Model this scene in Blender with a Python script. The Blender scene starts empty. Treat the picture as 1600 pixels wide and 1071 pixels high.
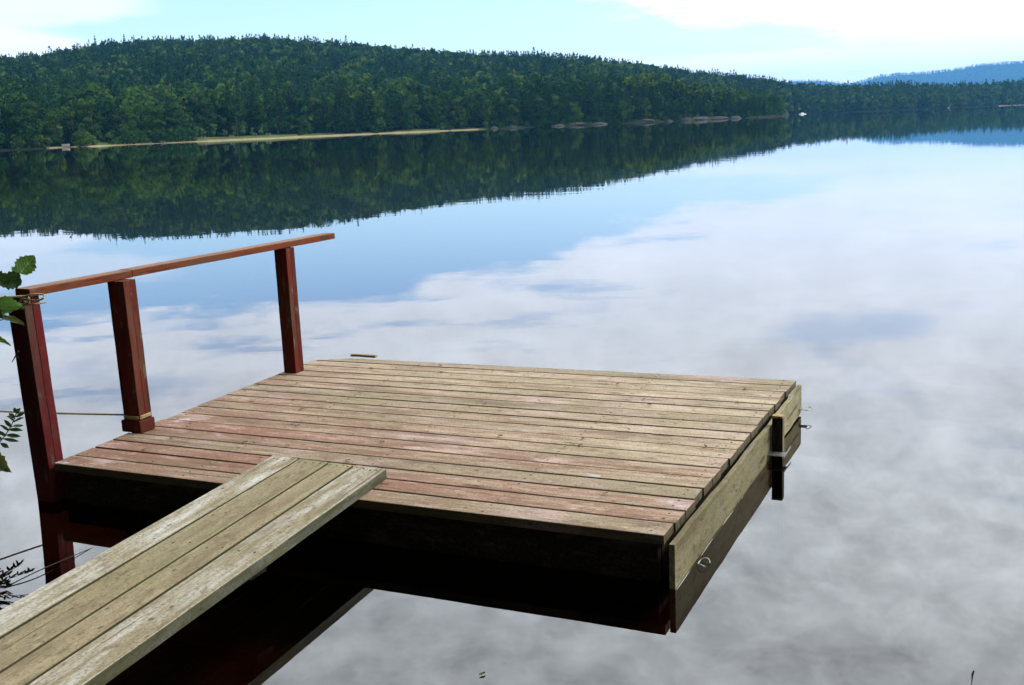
import bpy, math, random
import numpy as np
from mathutils import Vector, Matrix, Euler

# ------------------------------------------------------------------ camera
scn = bpy.context.scene
COL = scn.collection
F_PX, PITCH, ROLL, CAM_Z = 1750.0, 0.19257, -0.03998, 1.64
cp, sp, cr, sr = math.cos(PITCH), math.sin(PITCH), math.cos(ROLL), math.sin(ROLL)
_f = Vector((0, cp, -sp)); _u = Vector((0, sp, cp)); _r = Vector((1, 0, 0))
RT = _r * cr + _u * sr; UP = -_r * sr + _u * cr
cd = bpy.data.cameras.new('camera'); cam = bpy.data.objects.new('camera', cd); COL.objects.link(cam)
m3 = Matrix((RT, UP, -_f)).transposed()
cam.matrix_world = Matrix.Translation((0, 0, CAM_Z)) @ m3.to_4x4()
cd.sensor_width = 36.0; cd.lens = 36.0 * F_PX / 1600.0
cd.clip_start = 0.05; cd.clip_end = 20000
scn.camera = cam

def azel(x, y):
    d = RT * (x - 800) + UP * (535.5 - y) + _f * F_PX
    return math.atan2(d.x, d.y), math.atan2(d.z, math.hypot(d.x, d.y))

# ------------------------------------------------------------------ node helper
class NT:
    def __init__(s, tree):
        s.t = tree; s.n = tree.nodes; s.l = tree.links
    def new(s, kind, **kw):
        n = s.n.new(kind)
        for k, v in kw.items():
            if hasattr(n, k): setattr(n, k, v)
            else: n.inputs[k.replace('_', ' ')].default_value = v
        return n
    def inp(s, n, i, v):
        if hasattr(v, 'is_linked') or isinstance(v, bpy.types.NodeSocket): s.l.new(v, n.inputs[i])
        elif v is not None: n.inputs[i].default_value = v
    def math(s, op, a, b=None, c=None, clamp=False):
        n = s.n.new('ShaderNodeMath'); n.operation = op; n.use_clamp = clamp
        s.inp(n, 0, a); s.inp(n, 1, b)
        if c is not None: s.inp(n, 2, c)
        return n.outputs[0]
    def vmath(s, op, a, b=None):
        n = s.n.new('ShaderNodeVectorMath'); n.operation = op
        s.inp(n, 0, a); s.inp(n, 1, b); return n.outputs[0]
    def noise(s, vec, scale, detail=4, rough=.5, dist=0.0, out='Fac'):
        n = s.n.new('ShaderNodeTexNoise'); s.inp(n, 'Vector', vec)
        n.inputs['Scale'].default_value = scale; n.inputs['Detail'].default_value = detail
        n.inputs['Roughness'].default_value = rough; n.inputs['Distortion'].default_value = dist
        return n.outputs[out]
    def smooth(s, v, a, b, lo=0.0, hi=1.0):
        n = s.n.new('ShaderNodeMapRange'); n.interpolation_type = 'SMOOTHSTEP'
        s.inp(n, 'Value', v); n.inputs['From Min'].default_value = a; n.inputs['From Max'].default_value = b
        n.inputs['To Min'].default_value = lo; n.inputs['To Max'].default_value = hi
        return n.outputs['Result']
    def mix(s, f, a, b, mode='MIX'):
        n = s.n.new('ShaderNodeMix'); n.data_type = 'RGBA'; n.blend_type = mode
        s.inp(n, 0, f)
        for i, v in ((6, a), (7, b)):
            if isinstance(v, (tuple, list)): v = (*v[:3], 1)
            s.inp(n, i, v)
        return n.outputs[2]
    def scale(s, vec, xyz):
        n = s.n.new('ShaderNodeVectorMath'); n.operation = 'MULTIPLY'
        s.inp(n, 0, vec); n.inputs[1].default_value = xyz; return n.outputs[0]
    def curve(s, v, pts):
        n = s.n.new('ShaderNodeFloatCurve'); c = n.mapping.curves[0]
        for i, p in enumerate(pts):
            if i < 2: c.points[i].location = p
            else: c.points.new(*p)
        n.mapping.update(); s.inp(n, 'Value', v); return n.outputs[0]

# ------------------------------------------------------------------ world: daylight sky with a high cloud sheet
SUN_AZ, SUN_EL = math.radians(74), math.radians(45)   # az measured from +Y towards +X
w = bpy.data.worlds.new("World"); scn.world = w; w.use_nodes = True
N = NT(w.node_tree); N.n.clear()
sky = N.n.new('ShaderNodeTexSky'); sky.sky_type = 'NISHITA'; sky.sun_disc = False
sky.sun_elevation = SUN_EL; sky.sun_rotation = SUN_AZ
sky.air_density = 1.0; sky.dust_density = 0.6; sky.ozone_density = 2.0
tc = N.n.new('ShaderNodeTexCoord'); dirv = tc.outputs['Generated']
sx = N.n.new('ShaderNodeSeparateXYZ'); N.l.new(dirv, sx.inputs[0])
DX, DY, DZ = sx.outputs
el = N.math('MULTIPLY', N.math('ARCSINE', DZ), 180 / math.pi)
az = N.math('MULTIPLY', N.math('ARCTAN2', DX, DY), 180 / math.pi)
# position on the cloud layer seen in that direction
iz = N.math('ADD', N.math('MAXIMUM', DZ, 0.0), 0.035)
cu = N.n.new('ShaderNodeCombineXYZ'); N.l.new(N.math('DIVIDE', DX, iz), cu.inputs[0]); N.l.new(N.math('DIVIDE', DY, iz), cu.inputs[1])
UV = cu.outputs[0]
ce = N.n.new('ShaderNodeCombineXYZ'); N.l.new(az, ce.inputs[0]); N.l.new(el, ce.inputs[1])
AE = ce.outputs[0]
# lower limit of the cloud sheet (elevation by azimuth)
azn = N.math('DIVIDE', N.math('ADD', az, 40.0), 80.0, clamp=True)
bpts = [(-40, 8.6), (-22, 8.2), (-16, 8.3), (-10, 8.4), (-6.5, 8.1), (-3, 7.5), (1.8, 6.9), (5, 5.4), (10, 4.2), (14, 3.3), (20, 1.9), (40, 0.2)]
elb = N.math('MULTIPLY', N.curve(azn, [((a + 40) / 80, e / 10) for a, e in bpts]), 10.0)
nb = N.noise(N.scale(AE, (0.16, 0.9, 1)), 1.0, 6, .6, .4)
nb2 = N.noise(N.scale(AE, (0.05, 0.35, 1)), 1.0, 3, .5)
edge = N.math('ADD', N.math('SUBTRACT', el, elb), N.math('MULTIPLY', N.math('SUBTRACT', nb, 0.5), 4.6))
sheet = N.smooth(edge, -0.25, 0.75)
# holes of blue in the sheet near its edge
hole = N.smooth(N.noise(N.scale(AE, (0.11, 0.95, 1)), 1.0, 5, .6, .3), 0.53, 0.68)
hfade = N.smooth(N.math('SUBTRACT', el, elb), 0.5, 9.0, 0.75, 0.0)
sheet = N.math('MULTIPLY', sheet, N.math('SUBTRACT', 1.0, N.math('MULTIPLY', hole, hfade)))
thin = N.math('MULTIPLY', N.smooth(N.noise(N.scale(AE, (.085, .30, 1)), 1.0, 4, .5, .2), .54, .68), N.math('MULTIPLY', N.smooth(el, 8.0, 10.0), N.smooth(el, 24.0, 17.0)))
sheet = N.math('MULTIPLY', sheet, N.math('SUBTRACT', 1.0, N.math('MULTIPLY', thin, .42)))
# low streaks under the sheet
stw = N.math('ADD', N.math('MULTIPLY', N.math('SUBTRACT', nb, .5), 1.6), N.math('MULTIPLY', N.math('SUBTRACT', nb2, .5), 1.0))
ell = N.math('ADD', el, stw)
lowR = N.math('MULTIPLY', N.smooth(ell, 3.3, 2.7), N.smooth(az, 2.0, 9.0))
lowR = N.math('MULTIPLY', lowR, N.smooth(ell, 0.3, 1.6, 0.7, 1.0))
lowL = N.math('MULTIPLY', N.smooth(N.math('ADD', ell, N.math('MULTIPLY', N.math('ADD', az, 20.0), 0.30)), 5.0, 4.0), N.smooth(az, -9.0, -14.0))
topL = N.math('MULTIPLY', N.math('MULTIPLY', N.smooth(N.math('SUBTRACT', ell, N.math('MULTIPLY', N.math('ADD', az, 20.0), 0.12)), 5.1, 5.6), N.smooth(ell, 7.2, 6.3)), N.smooth(az, -15.5, -18.5))
low = N.math('MAXIMUM', N.math('MULTIPLY', lowR, 1.0), N.math('MAXIMUM', N.math('MULTIPLY', lowL, .8), N.math('MULTIPLY', topL, .6)))
mask = N.math('MAXIMUM', sheet, low, clamp=True)
# cloud tone: thin veil, brighter higher up and towards the sun, mottled with soft cells
c1 = N.noise(UV, 1.6, 6, .55, .5)
c2a = N.noise(UV, 5.5, 5, .55, .4)
c2b = N.noise(N.scale(AE, (.26, .44, 1)), 1.0, 6, .60, .25)
wsp = N.math('ABSOLUTE', N.math('SUBTRACT', N.noise(N.scale(AE, (.34, .55, 1)), 1.0, 5, .6, .3), .5))
c2b = N.math('ADD', c2b, N.smooth(wsp, .05, .0, 0.0, .04))
up_ = N.smooth(el, 60.0, 45.0)
c2 = N.math('ADD', N.math('MULTIPLY', c2a, N.math('SUBTRACT', 1.0, N.math('MULTIPLY', up_, .85))), N.math('MULTIPLY', c2b, N.math('MULTIPLY', up_, .85)))
c3 = N.noise(UV, 0.45, 3, .5)
cell = N.math('ADD', N.math('MULTIPLY', N.math('SUBTRACT', c1, .5), .55), N.math('MULTIPLY', N.math('SUBTRACT', c2, .5), 1.7))
cell = N.math('MULTIPLY', cell, N.smooth(el, 5.0, 24.0, 0.13, 1.0))
cell = N.math('ADD', cell, N.math('MULTIPLY', N.math('SUBTRACT', c3, .5), N.smooth(el, 4, 14, .25, .7)))
base = N.math('SUBTRACT', N.smooth(el, 0.0, 30.0, 0.97, 1.88), N.smooth(el, 32.0, 70.0, 0.0, 0.75))
toward = N.smooth(az, -30.0, 25.0, 0.92, 1.06)
lum = N.math('MULTIPLY', N.math('MULTIPLY', base, toward), N.math('MAXIMUM', N.math('ADD', 1.0, cell), .35))
ccol = N.mix(N.smooth(el, 3, 24), (0.94, 0.965, 1.06), (0.93, 0.98, 1.02))
cc = N.vmath('SCALE', ccol); N.l.new(lum, cc.node.inputs['Scale'])
SKY_K = 0.15
bsky = N.vmath('SCALE', sky.outputs[0]); bsky.node.inputs['Scale'].default_value = 1.0
bsky2 = N.scale(bsky, (.95, .99, 1.12))
cloud = N.vmath('SCALE', cc); cloud.node.inputs['Scale'].default_value = 1.0 / SKY_K
col = N.mix(mask, bsky2, cloud)
bg = N.n.new('ShaderNodeBackground'); bg.inputs['Strength'].default_value = SKY_K
N.l.new(col, bg.inputs['Color'])
wo = N.n.new('ShaderNodeOutputWorld'); N.l.new(bg.outputs[0], wo.inputs['Surface'])

# ------------------------------------------------------------------ sun behind thin cloud
sd = bpy.data.lights.new('sun', 'SUN'); so = bpy.data.objects.new('sun', sd); COL.objects.link(so)
sd.energy = 2.0; sd.angle = math.radians(14); sd.color = (1.0, 0.95, 0.86)
sdir = Vector((math.sin(SUN_AZ) * math.cos(SUN_EL), math.cos(SUN_AZ) * math.cos(SUN_EL), math.sin(SUN_EL)))
so.rotation_euler = sdir.to_track_quat('Z', 'Y').to_euler(); so.location = (20, 10, 30)
scn.view_settings.view_transform = 'Standard'; scn.view_settings.look = 'None'
scn.view_settings.exposure = 0.6; scn.view_settings.gamma = 1.0
scn.cycles.volume_bounces = 1; scn.cycles.max_bounces = 8; scn.cycles.transparent_max_bounces = 12

# ------------------------------------------------------------------ tagging
def tag(o, label=None, cat=None, group=None, kind=None):
    if label: o['label'] = label
    if cat: o['category'] = cat
    if group: o['group'] = group
    if kind: o['kind'] = kind
    return o
def empty(name, loc=(0, 0, 0), rz=0.0):
    o = bpy.data.objects.new(name, None); COL.objects.link(o)
    o.location = loc; o.rotation_euler = (0, 0, rz); o.empty_display_size = .1
    return o

# ------------------------------------------------------------------ mesh builders
class MB:
    """collects polygons with a board coordinate (along, across, board number) and builds one mesh object"""
    def __init__(s): s.v = []; s.f = []; s.c = []; s.m = []
    def add(s, verts, faces, coords=None, mi=0):
        o = len(s.v); s.v += [tuple(p) for p in verts]
        s.f += [tuple(i + o for i in f) for f in faces]
        s.c += coords if coords else [(p[0], p[1], 0.0) for p in verts]
        s.m += [mi] * len(faces)
    def build(s, name, mat, parent=None, smooth=False, bevel=0.0):
        me = bpy.data.meshes.new(name); me.from_pydata(s.v, [], s.f); me.update()
        a = me.attributes.new('board', 'FLOAT_VECTOR', 'POINT')
        a.data.foreach_set('vector', [x for c in s.c for x in c])
        for mm in (mat if isinstance(mat, (list, tuple)) else [mat]): me.materials.append(mm)
        if isinstance(mat, (list, tuple)): me.polygons.foreach_set('material_index', s.m)
        if smooth: me.polygons.foreach_set('use_smooth', [True] * len(me.polygons))
        o = bpy.data.objects.new(name, me); COL.objects.link(o)
        if parent: o.parent = parent
        if bevel:
            b = o.modifiers.new('bevel', 'BEVEL'); b.width = bevel; b.segments = 2; b.limit_method = 'ANGLE'; b.angle_limit = math.radians(50)
        return o
    def board(s, p0, p1, q0, q1, th, seed, nseg=14, wob=0.0015, zw=0.0015, rag=0.0, bev=0.0025, zdir=Vector((0, 0, 1)), vr=0.0):
        """plank whose top runs from edge p0-p1 (near side) to q0-q1 (far side); p0,q0 left end, p1,q1 right end"""
        R = random.Random(seed * 7 + 3)
        p0, p1, q0, q1 = map(Vector, (p0, p1, q0, q1))
        L = (p1 - p0).length; Wd = (q0 - p0).length
        rings = []; cs = []
        e0 = R.uniform(-rag, rag); e1 = R.uniform(-rag, rag)
        ph = R.uniform(0, 6); tilt = R.uniform(-1, 1) * zw; bowl = R.uniform(-.5, 1) * zw
        lo = R.uniform(0, 50)
        for i in range(nseg + 1):
            t = i / nseg
            a = p0.lerp(p1, t); b = q0.lerp(q1, t)
            ax = (p1 - p0).normalized()
            if i == 0: a = a + ax * e0; b = b + ax * (e0 + R.uniform(-rag, rag) * .6)
            if i == nseg: a = a + ax * e1; b = b + ax * (e1 + R.uniform(-rag, rag) * .6)
            cr_ = (b - a).normalized()
            wa = math.sin(t * 5 + ph) * wob + R.uniform(-1, 1) * wob * .4; wb = math.sin(t * 6 + ph * 2) * wob + R.uniform(-1, 1) * wob * .4
            z = math.sin(t * 3.1 + ph) * zw + R.uniform(-.3, .3) * zw
            a = a + cr_ * wa + zdir * (z + tilt); b = b + cr_ * wb + zdir * (z - tilt)
            mid = (a + b) * .5 - zdir * bowl
            dn = -zdir * th
            ring = [a + dn, a - zdir * bev * .8, a + cr_ * bev, mid, b - cr_ * bev, b - zdir * bev * .8, b + dn]
            rings.append(ring)
            u = t * L + lo
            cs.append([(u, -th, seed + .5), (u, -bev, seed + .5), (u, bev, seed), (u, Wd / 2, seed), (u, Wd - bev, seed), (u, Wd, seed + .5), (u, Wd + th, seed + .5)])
        vs = [p for r in rings for p in r]; cc_ = [c for r in cs for c in r]
        k = 7; fs = []
        for i in range(nseg):
            for j in range(k):
                j2 = (j + 1) % k
                fs.append((i * k + j, (i + 1) * k + j, (i + 1) * k + j2, i * k + j2))
        fs.append(tuple(range(k)))
        fs.append(tuple(nseg * k + j for j in reversed(range(k))))
        s.add(vs, [tuple(reversed(f)) for f in fs], cc_)
    def bar(s, a, b, wx, wy, side, seed=0, nseg=6, wob=0.0):
        """rectangular timber from a to b; 'side' = direction of the wx width"""
        R = random.Random(seed + 11)
        a, b, side = Vector(a), Vector(b), Vector(side)
        ax = (b - a).normalized(); side = (side - ax * side.dot(ax)).normalized(); oth = ax.cross(side)
        L = (b - a).length; vs = []; cs = []; lo = R.uniform(0, 40)
        for i in range(nseg + 1):
            t = i / nseg; c = a.lerp(b, t) + side * R.uniform(-wob, wob) + oth * R.uniform(-wob, wob)
            for (i1, i2) in ((-1, -1), (1, -1), (1, 1), (-1, 1)):
                vs.append(c + side * wx / 2 * i1 + oth * wy / 2 * i2)
                cs.append((lo + t * L, (i1 * wx + i2 * wy) * .5, seed))
        fs = []
        for i in range(nseg):
            for j in range(4):
                j2 = (j + 1) % 4; fs.append((i * 4 + j, i * 4 + j2, (i + 1) * 4 + j2, (i + 1) * 4 + j))
        fs.append((3, 2, 1, 0)); fs.append(tuple(nseg * 4 + j for j in range(4)))
        s.add(vs, fs, cs)
    def tube(s, pts, r, n=8, seed=0, taper=None):
        pts = [Vector(p) for p in pts]; vs = []; cs = []; L = 0
        up = Vector((0, 0, 1))
        for i, p in enumerate(pts):
            d = (pts[min(i + 1, len(pts) - 1)] - pts[max(i - 1, 0)]).normalized()
            sd_ = d.cross(up)
            if sd_.length < .05: sd_ = d.cross(Vector((1, 0, 0)))
            sd_.normalize(); o2 = sd_.cross(d)
            if i: L += (p - pts[i - 1]).length
            rr = r if taper is None else r * (1 + (taper - 1) * i / (len(pts) - 1))
            for k in range(n):
                a = 2 * math.pi * k / n
                vs.append(p + sd_ * math.cos(a) * rr + o2 * math.sin(a) * rr); cs.append((L, k / n, seed))
        fs = []
        for i in range(len(pts) - 1):
            for k in range(n):
                k2 = (k + 1) % n; fs.append((i * n + k, i * n + k2, (i + 1) * n + k2, (i + 1) * n + k))
        fs.append(tuple(reversed(range(n)))); fs.append(tuple((len(pts) - 1) * n + k for k in range(n)))
        s.add(vs, fs, cs)

def np_mesh(name, V, Fq, mats, parent=None, smooth=False, col=None, mi=None, link=True):
    """fast mesh from numpy arrays; Fq = (n,3) or (n,4)"""
    me = bpy.data.meshes.new(name); V = np.asarray(V, np.float32); Fq = np.asarray(Fq, np.int32)
    k = Fq.shape[1]
    me.vertices.add(len(V)); me.vertices.foreach_set('co', V.ravel())
    me.loops.add(Fq.size); me.loops.foreach_set('vertex_index', Fq.ravel())
    me.polygons.add(len(Fq)); me.polygons.foreach_set('loop_start', np.arange(0, Fq.size, k, dtype=np.int32))
    me.update(calc_edges=True)
    if smooth: me.polygons.foreach_set('use_smooth', np.ones(len(Fq), bool))
    for m_ in mats: me.materials.append(m_)
    if mi is not None: me.polygons.foreach_set('material_index', np.asarray(mi, np.int32))
    if col is not None:
        a = me.attributes.new('tone', 'FLOAT', 'POINT'); a.data.foreach_set('value', np.asarray(col, np.float32))
    if not link: return me
    o = bpy.data.objects.new(name, me); COL.objects.link(o)
    if parent: o.parent = parent
    return o

# ------------------------------------------------------------------ materials
def mat(name):
    m_ = bpy.data.materials.new(name); m_.use_nodes = True
    T = NT(m_.node_tree); T.n.clear()
    out = T.n.new('ShaderNodeOutputMaterial'); b = T.n.new('ShaderNodeBsdfPrincipled')
    T.l.new(b.outputs[0], out.inputs['Surface'])
    return m_, T, b, out
def bump(T, b, h, dist, strength=1.0):
    n = T.n.new('ShaderNodeBump'); n.inputs['Distance'].default_value = dist; n.inputs['Strength'].default_value = strength
    T.l.new(h, n.inputs['Height']); T.l.new(n.outputs[0], b.inputs['Normal'])

def wood(name, tones, grey=(.30, .29, .24), paint=None, paint_fn=None, dark=0.35, green=0.0, val=1.0, edgegrey=0.0, pink=0.0, patch=0.0, rv=.32, rt=.45, moss_shade=0.0, chip=0.0):
    m_, T, b, out = mat(name)
    at = T.n.new('ShaderNodeAttribute'); at.attribute_name = 'board'; BV = at.outputs['Vector']
    geo = T.n.new('ShaderNodeNewGeometry'); POS = geo.outputs['Position']
    sp_ = T.n.new('ShaderNodeSeparateXYZ'); T.l.new(BV, sp_.inputs[0]); U, V_, Bn = sp_.outputs
    wn = T.n.new('ShaderNodeTexWhiteNoise'); wn.noise_dimensions = '1D'; T.l.new(Bn, wn.inputs['W']); rnd = wn.outputs['Value']
    cb = T.n.new('ShaderNodeCombineXYZ'); T.l.new(U, cb.inputs[0]); T.l.new(V_, cb.inputs[1]); T.l.new(T.math('MULTIPLY', Bn, 7.31), cb.inputs[2]); BB = cb.outputs[0]
    warp = T.noise(T.scale(BB, (3, 9, 1)), 1.0, 2, .5, 0, 'Color')
    wv = T.n.new('ShaderNodeVectorMath'); wv.operation = 'MULTIPLY_ADD'; T.l.new(warp, wv.inputs[0]); wv.inputs[1].default_value = (.02, .012, 0); T.l.new(BB, wv.inputs[2]); WB = wv.outputs[0]
    g1 = T.noise(T.scale(WB, (1.5, 34, 1)), 1.0, 6, .68)
    g2 = T.noise(T.scale(WB, (5, 120, 1)), 1.0, 4, .7)
    blot = T.noise(T.scale(BB, (5, 14, 1)), 1.0, 5, .65)
    big = T.noise(POS, 1.7, 4, .6)
    c = T.mix(T.smooth(T.math('ADD', T.math('MULTIPLY', g1, .7), T.math('MULTIPLY', rnd, rt)), .25, .85), tones[0], tones[1])
    c = T.mix(T.math('MULTIPLY', T.smooth(blot, .45, .75), .55), c, grey)
    if green: c = T.mix(T.math('MULTIPLY', T.smooth(big, .42, .62), green), c, (.135, .135, .065))
    if paint:
        px = T.n.new('ShaderNodeSeparateXYZ'); T.l.new(POS, px.inputs[0])
        # worn red paint survives towards the railing end of the boards
        dl = T.math('ADD', T.math('MULTIPLY', px.outputs[0], paint_fn[0]), T.math('ADD', T.math('MULTIPLY', px.outputs[1], paint_fn[1]), paint_fn[2]))
        pn = T.noise(T.scale(BB, (2.2, 18, 1)), 1.0, 6, .72)
        pm = T.math('ADD', T.math('ADD', dl, T.math('MULTIPLY', pn, 1.5)), T.math('ADD', T.math('MULTIPLY', rnd, .45), T.math('MULTIPLY', g2, .30)))
        c = T.mix(T.math('MULTIPLY', T.smooth(pm, .95, 1.65), .85), c, paint)
    if pink:
        pk = T.noise(T.scale(BB, (2.6, 5, 1)), 1.0, 4, .6, .3)
        c = T.mix(T.math('MULTIPLY', T.smooth(pk, .54, .68), pink), c, (.31, .22, .205))
    if patch:
        pk = T.noise(POS, 5.5, 3, .55)
        c = T.mix(T.math('MULTIPLY', T.smooth(pk, .66, .74), patch), c, (.36, .34, .36))
    if edgegrey:
        # the outer planks of the gangway are bleached silver
        eg = T.math('MULTIPLY', T.smooth(T.noise(T.scale(BB, (3, 20, 1)), 1.0, 7, .72), .38, .68), edgegrey)
        odd = T.smooth(T.math('ABSOLUTE', T.math('SUBTRACT', Bn, 101.6)), 1.1, 1.5)
        c = T.mix(T.math('MULTIPLY', eg, odd), c, (.36, .36, .335))
    # grain lines, cracks, knots, specks
    c = T.mix(T.math('MULTIPLY', T.smooth(g2, .50, .70), dark), c, (.045, .03, .015))
    crk = T.smooth(T.noise(T.scale(WB, (.9, 60, 1)), 1.0, 3, .5), .66, .71)
    c = T.mix(T.math('MULTIPLY', crk, .75), c, (.03, .02, .012))
    vo = T.n.new('ShaderNodeTexVoronoi'); T.l.new(T.scale(WB, (1.9, 7.5, 1)), vo.inputs['Vector']); vo.inputs['Scale'].default_value = 1.0
    vo.inputs['Randomness'].default_value = 1.0
    kn = T.math('ADD', vo.outputs['Distance'], T.math('MULTIPLY', T.math('SUBTRACT', g1, .5), .09))
    c = T.mix(T.math('MULTIPLY', T.smooth(kn, .15, .06), .8), c, (.05, .03, .014))
    vo2 = T.n.new('ShaderNodeTexVoronoi'); T.l.new(T.scale(BB, (9, 16, 1)), vo2.inputs['Vector']); vo2.inputs['Scale'].default_value = 1.0
    spk = T.math('ADD', vo2.outputs['Distance'], T.math('MULTIPLY', blot, .12))
    c = T.mix(T.math('MULTIPLY', T.smooth(spk, .19, .12), .75), c, (.035, .022, .012))
    grit = T.noise(POS, 95, 4, .75)
    c = T.mix(T.smooth(grit, .48, .66, 0, .65), c, (.05, .035, .02))
    c = T.mix(T.smooth(T.noise(T.scale(BB, (9, 22, 1)), 1.0, 6, .75), .52, .66, 0, .6), c, (.06, .042, .024))
    c = T.mix(T.smooth(T.noise(T.scale(BB, (22, 60, 1)), 1.0, 3, .7), .58, .72, 0, .35), c, tuple(min(1, x * 1.5) for x in tones[1]))
    c = T.mix(T.smooth(T.noise(T.scale(BB, (1.3, 6, 1)), 1.0, 6, .7), .47, .68, 0, .62), c, (.08, .057, .036))
    if moss_shade:
        # algae and dirt on the sawn plank edges, with gap shade painted in
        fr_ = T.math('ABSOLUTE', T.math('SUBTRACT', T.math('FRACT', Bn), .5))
        c = T.mix(T.math('MULTIPLY', T.smooth(fr_, .30, .05), T.smooth(blot, .25, .6, moss_shade * .75, moss_shade)), c, (.020, .024, .009))
    if chip:
        ch = T.noise(T.scale(BB, (9, 26, 1)), 1.0, 6, .7)
        c = T.mix(T.smooth(ch, .60, .64, 0, chip), c, (.13, .10, .075))
        c = T.mix(T.smooth(T.noise(T.scale(BB, (3, 50, 1)), 1.0, 4, .6), .60, .70, 0, .6), c, (.02, .006, .005))
    hs = T.n.new('ShaderNodeHueSaturation'); T.l.new(c, hs.inputs['Color']); T.l.new(T.math('MULTIPLY', T.math('ADD', .84, T.math('MULTIPLY', rnd, rv)), val), hs.inputs['Value'])
    T.l.new(hs.outputs[0], b.inputs['Base Color'])
    b.inputs['Roughness'].default_value = .82; b.inputs['Specular IOR Level'].default_value = .12
    hgt = T.math('ADD', T.math('MULTIPLY', g1, .6), T.math('SUBTRACT', T.math('MULTIPLY', g2, .5), T.math('MULTIPLY', crk, .9)))
    bump(T, b, hgt, .0022, .8)
    return m_

M = {}
M['deck'] = wood('deck_wood', [(.205, .158, .104), (.335, .275, .195)], grey=(.31, .27, .22), paint=(.122, .046, .032), paint_fn=(-.19, -.14, .74), green=.3, pink=.7, patch=.6, moss_shade=.8, val=1.62, rv=.2, rt=.3)
M['gang'] = wood('gangway_wood', [(.150, .122, .072), (.235, .195, .122)], grey=(.21, .19, .145), green=.3, edgegrey=.8, moss_shade=.85, val=1.8, rv=.08, rt=.12)
M['side'] = wood('side_board_wood', [(.15, .13, .065), (.25, .225, .13)], grey=(.22,.21,.16), green=.65, chip=0.0, val=1.2)
M['dark'] = wood('shade_black_wood', [(.004, .0035, .003), (.008, .0065, .005)], grey=(.007, .006, .005), dark=.2, green=0, pink=0)  # near black, with shade under deck and on guide post painted in
M['redpost'] = wood('red_post_paint', [(.085, .009, .005), (.13, .016, .008)], grey=(.06, .012, .008), dark=.4, chip=.75)
M['crimson'] = wood('crimson_post_paint', [(.075, .004, .007), (.11, .006, .011)], grey=(.06, .008, .010), dark=.3, chip=.4)
M['rail'] = wood('rail_paint', [(.14, .030, .010), (.20, .046, .016)], grey=(.16, .055, .025), dark=.45, chip=.6)
M['railtop'] = wood('rail_top_lit', [(.22, .10, .06), (.30, .17, .11)], grey=(.30, .23, .18), dark=.4)  # paler copy of the rail tone, light on the top painted in
M['yellowwood'] = wood('cut_end_wood', [(.30, .20, .07), (.38, .27, .11)], dark=.3)

def simple(name, c1, c2, scale=6, rough=.7, spec=.3, metal=0.0, sss=0.0, bumpd=0.0):
    m_, T, b, out = mat(name)
    tcn = T.n.new('ShaderNodeTexCoord')
    n = T.noise(tcn.outputs['Object'], scale, 5, .6)
    T.l.new(T.mix(T.smooth(n, .3, .7), c1, c2), b.inputs['Base Color'])
    b.inputs['Roughness'].default_value = rough; b.inputs['Specular IOR Level'].default_value = spec; b.inputs['Metallic'].default_value = metal
    if bumpd: bump(T, b, n, bumpd)
    return m_
M['metal'] = simple('galvanised_metal', (.14, .14, .13), (.28, .28, .26), 40, .5, .5, .9)
M['glint_wire'] = simple('white_glint_cord', (.38, .38, .35), (.52, .52, .48), 60, .5, .4)
M['sand'] = simple('beach_sand', (.14, .11, .06), (.22, .17, .09), .6, .9, .1)
M['rock'] = simple('shore_rock', (.018, .022, .016), (.05, .05, .040), .9, .85, .2, bumpd=.2)
M['whitepaint'] = simple('white_paint', (.72, .73, .74), (.8, .8, .8), 3, .4, .4)
M['redpaint'] = simple('red_paint', (.45, .08, .05), (.55, .12, .08), 3, .4, .4)
M['darkglass'] = simple('window_glass', (.02, .025, .03), (.04, .045, .05), 3, .1, .5)
M['roofing'] = simple('roofing', (.10, .085, .08), (.14, .12, .11), 3, .8, .2)
M['deadleaf'] = simple('dead_leaf', (.10, .055, .02), (.20, .12, .045), 30, .7, .2)
M['bark'] = simple('bark', (.05, .038, .028), (.10, .08, .06), 4, .9, .1)
M['nail'] = simple('rusty_nail', (.025, .018, .014), (.06, .035, .022), 80, .6, .4)
M['darktwig'] = simple('dark_twig', (.015, .013, .010), (.03, .025, .018), 40, .7, .2)
M['greywood'] = simple('grey_wood', (.22, .21, .19), (.34, .33, .30), 3, .8, .2)
M['reed'] = simple('reed_green', (.05, .06, .02), (.10, .11, .04), 30, .6, .3)
M['grass'] = simple('shore_grass', (.035, .055, .012), (.07, .085, .022), .15, .9, .1)
M['bed'] = simple('lake_bed_mud', (.045, .012, .004), (.08, .024, .009), 2.5, .95, .05)
M['earth'] = simple('bank_earth', (.018, .016, .009), (.03, .03, .014), 1.5, .95, .05)
M['forestfloor'] = simple('forest_floor', (.006, .011, .005), (.012, .018, .008), .05, .95, .05)
M['nearleaf'] = None

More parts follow.
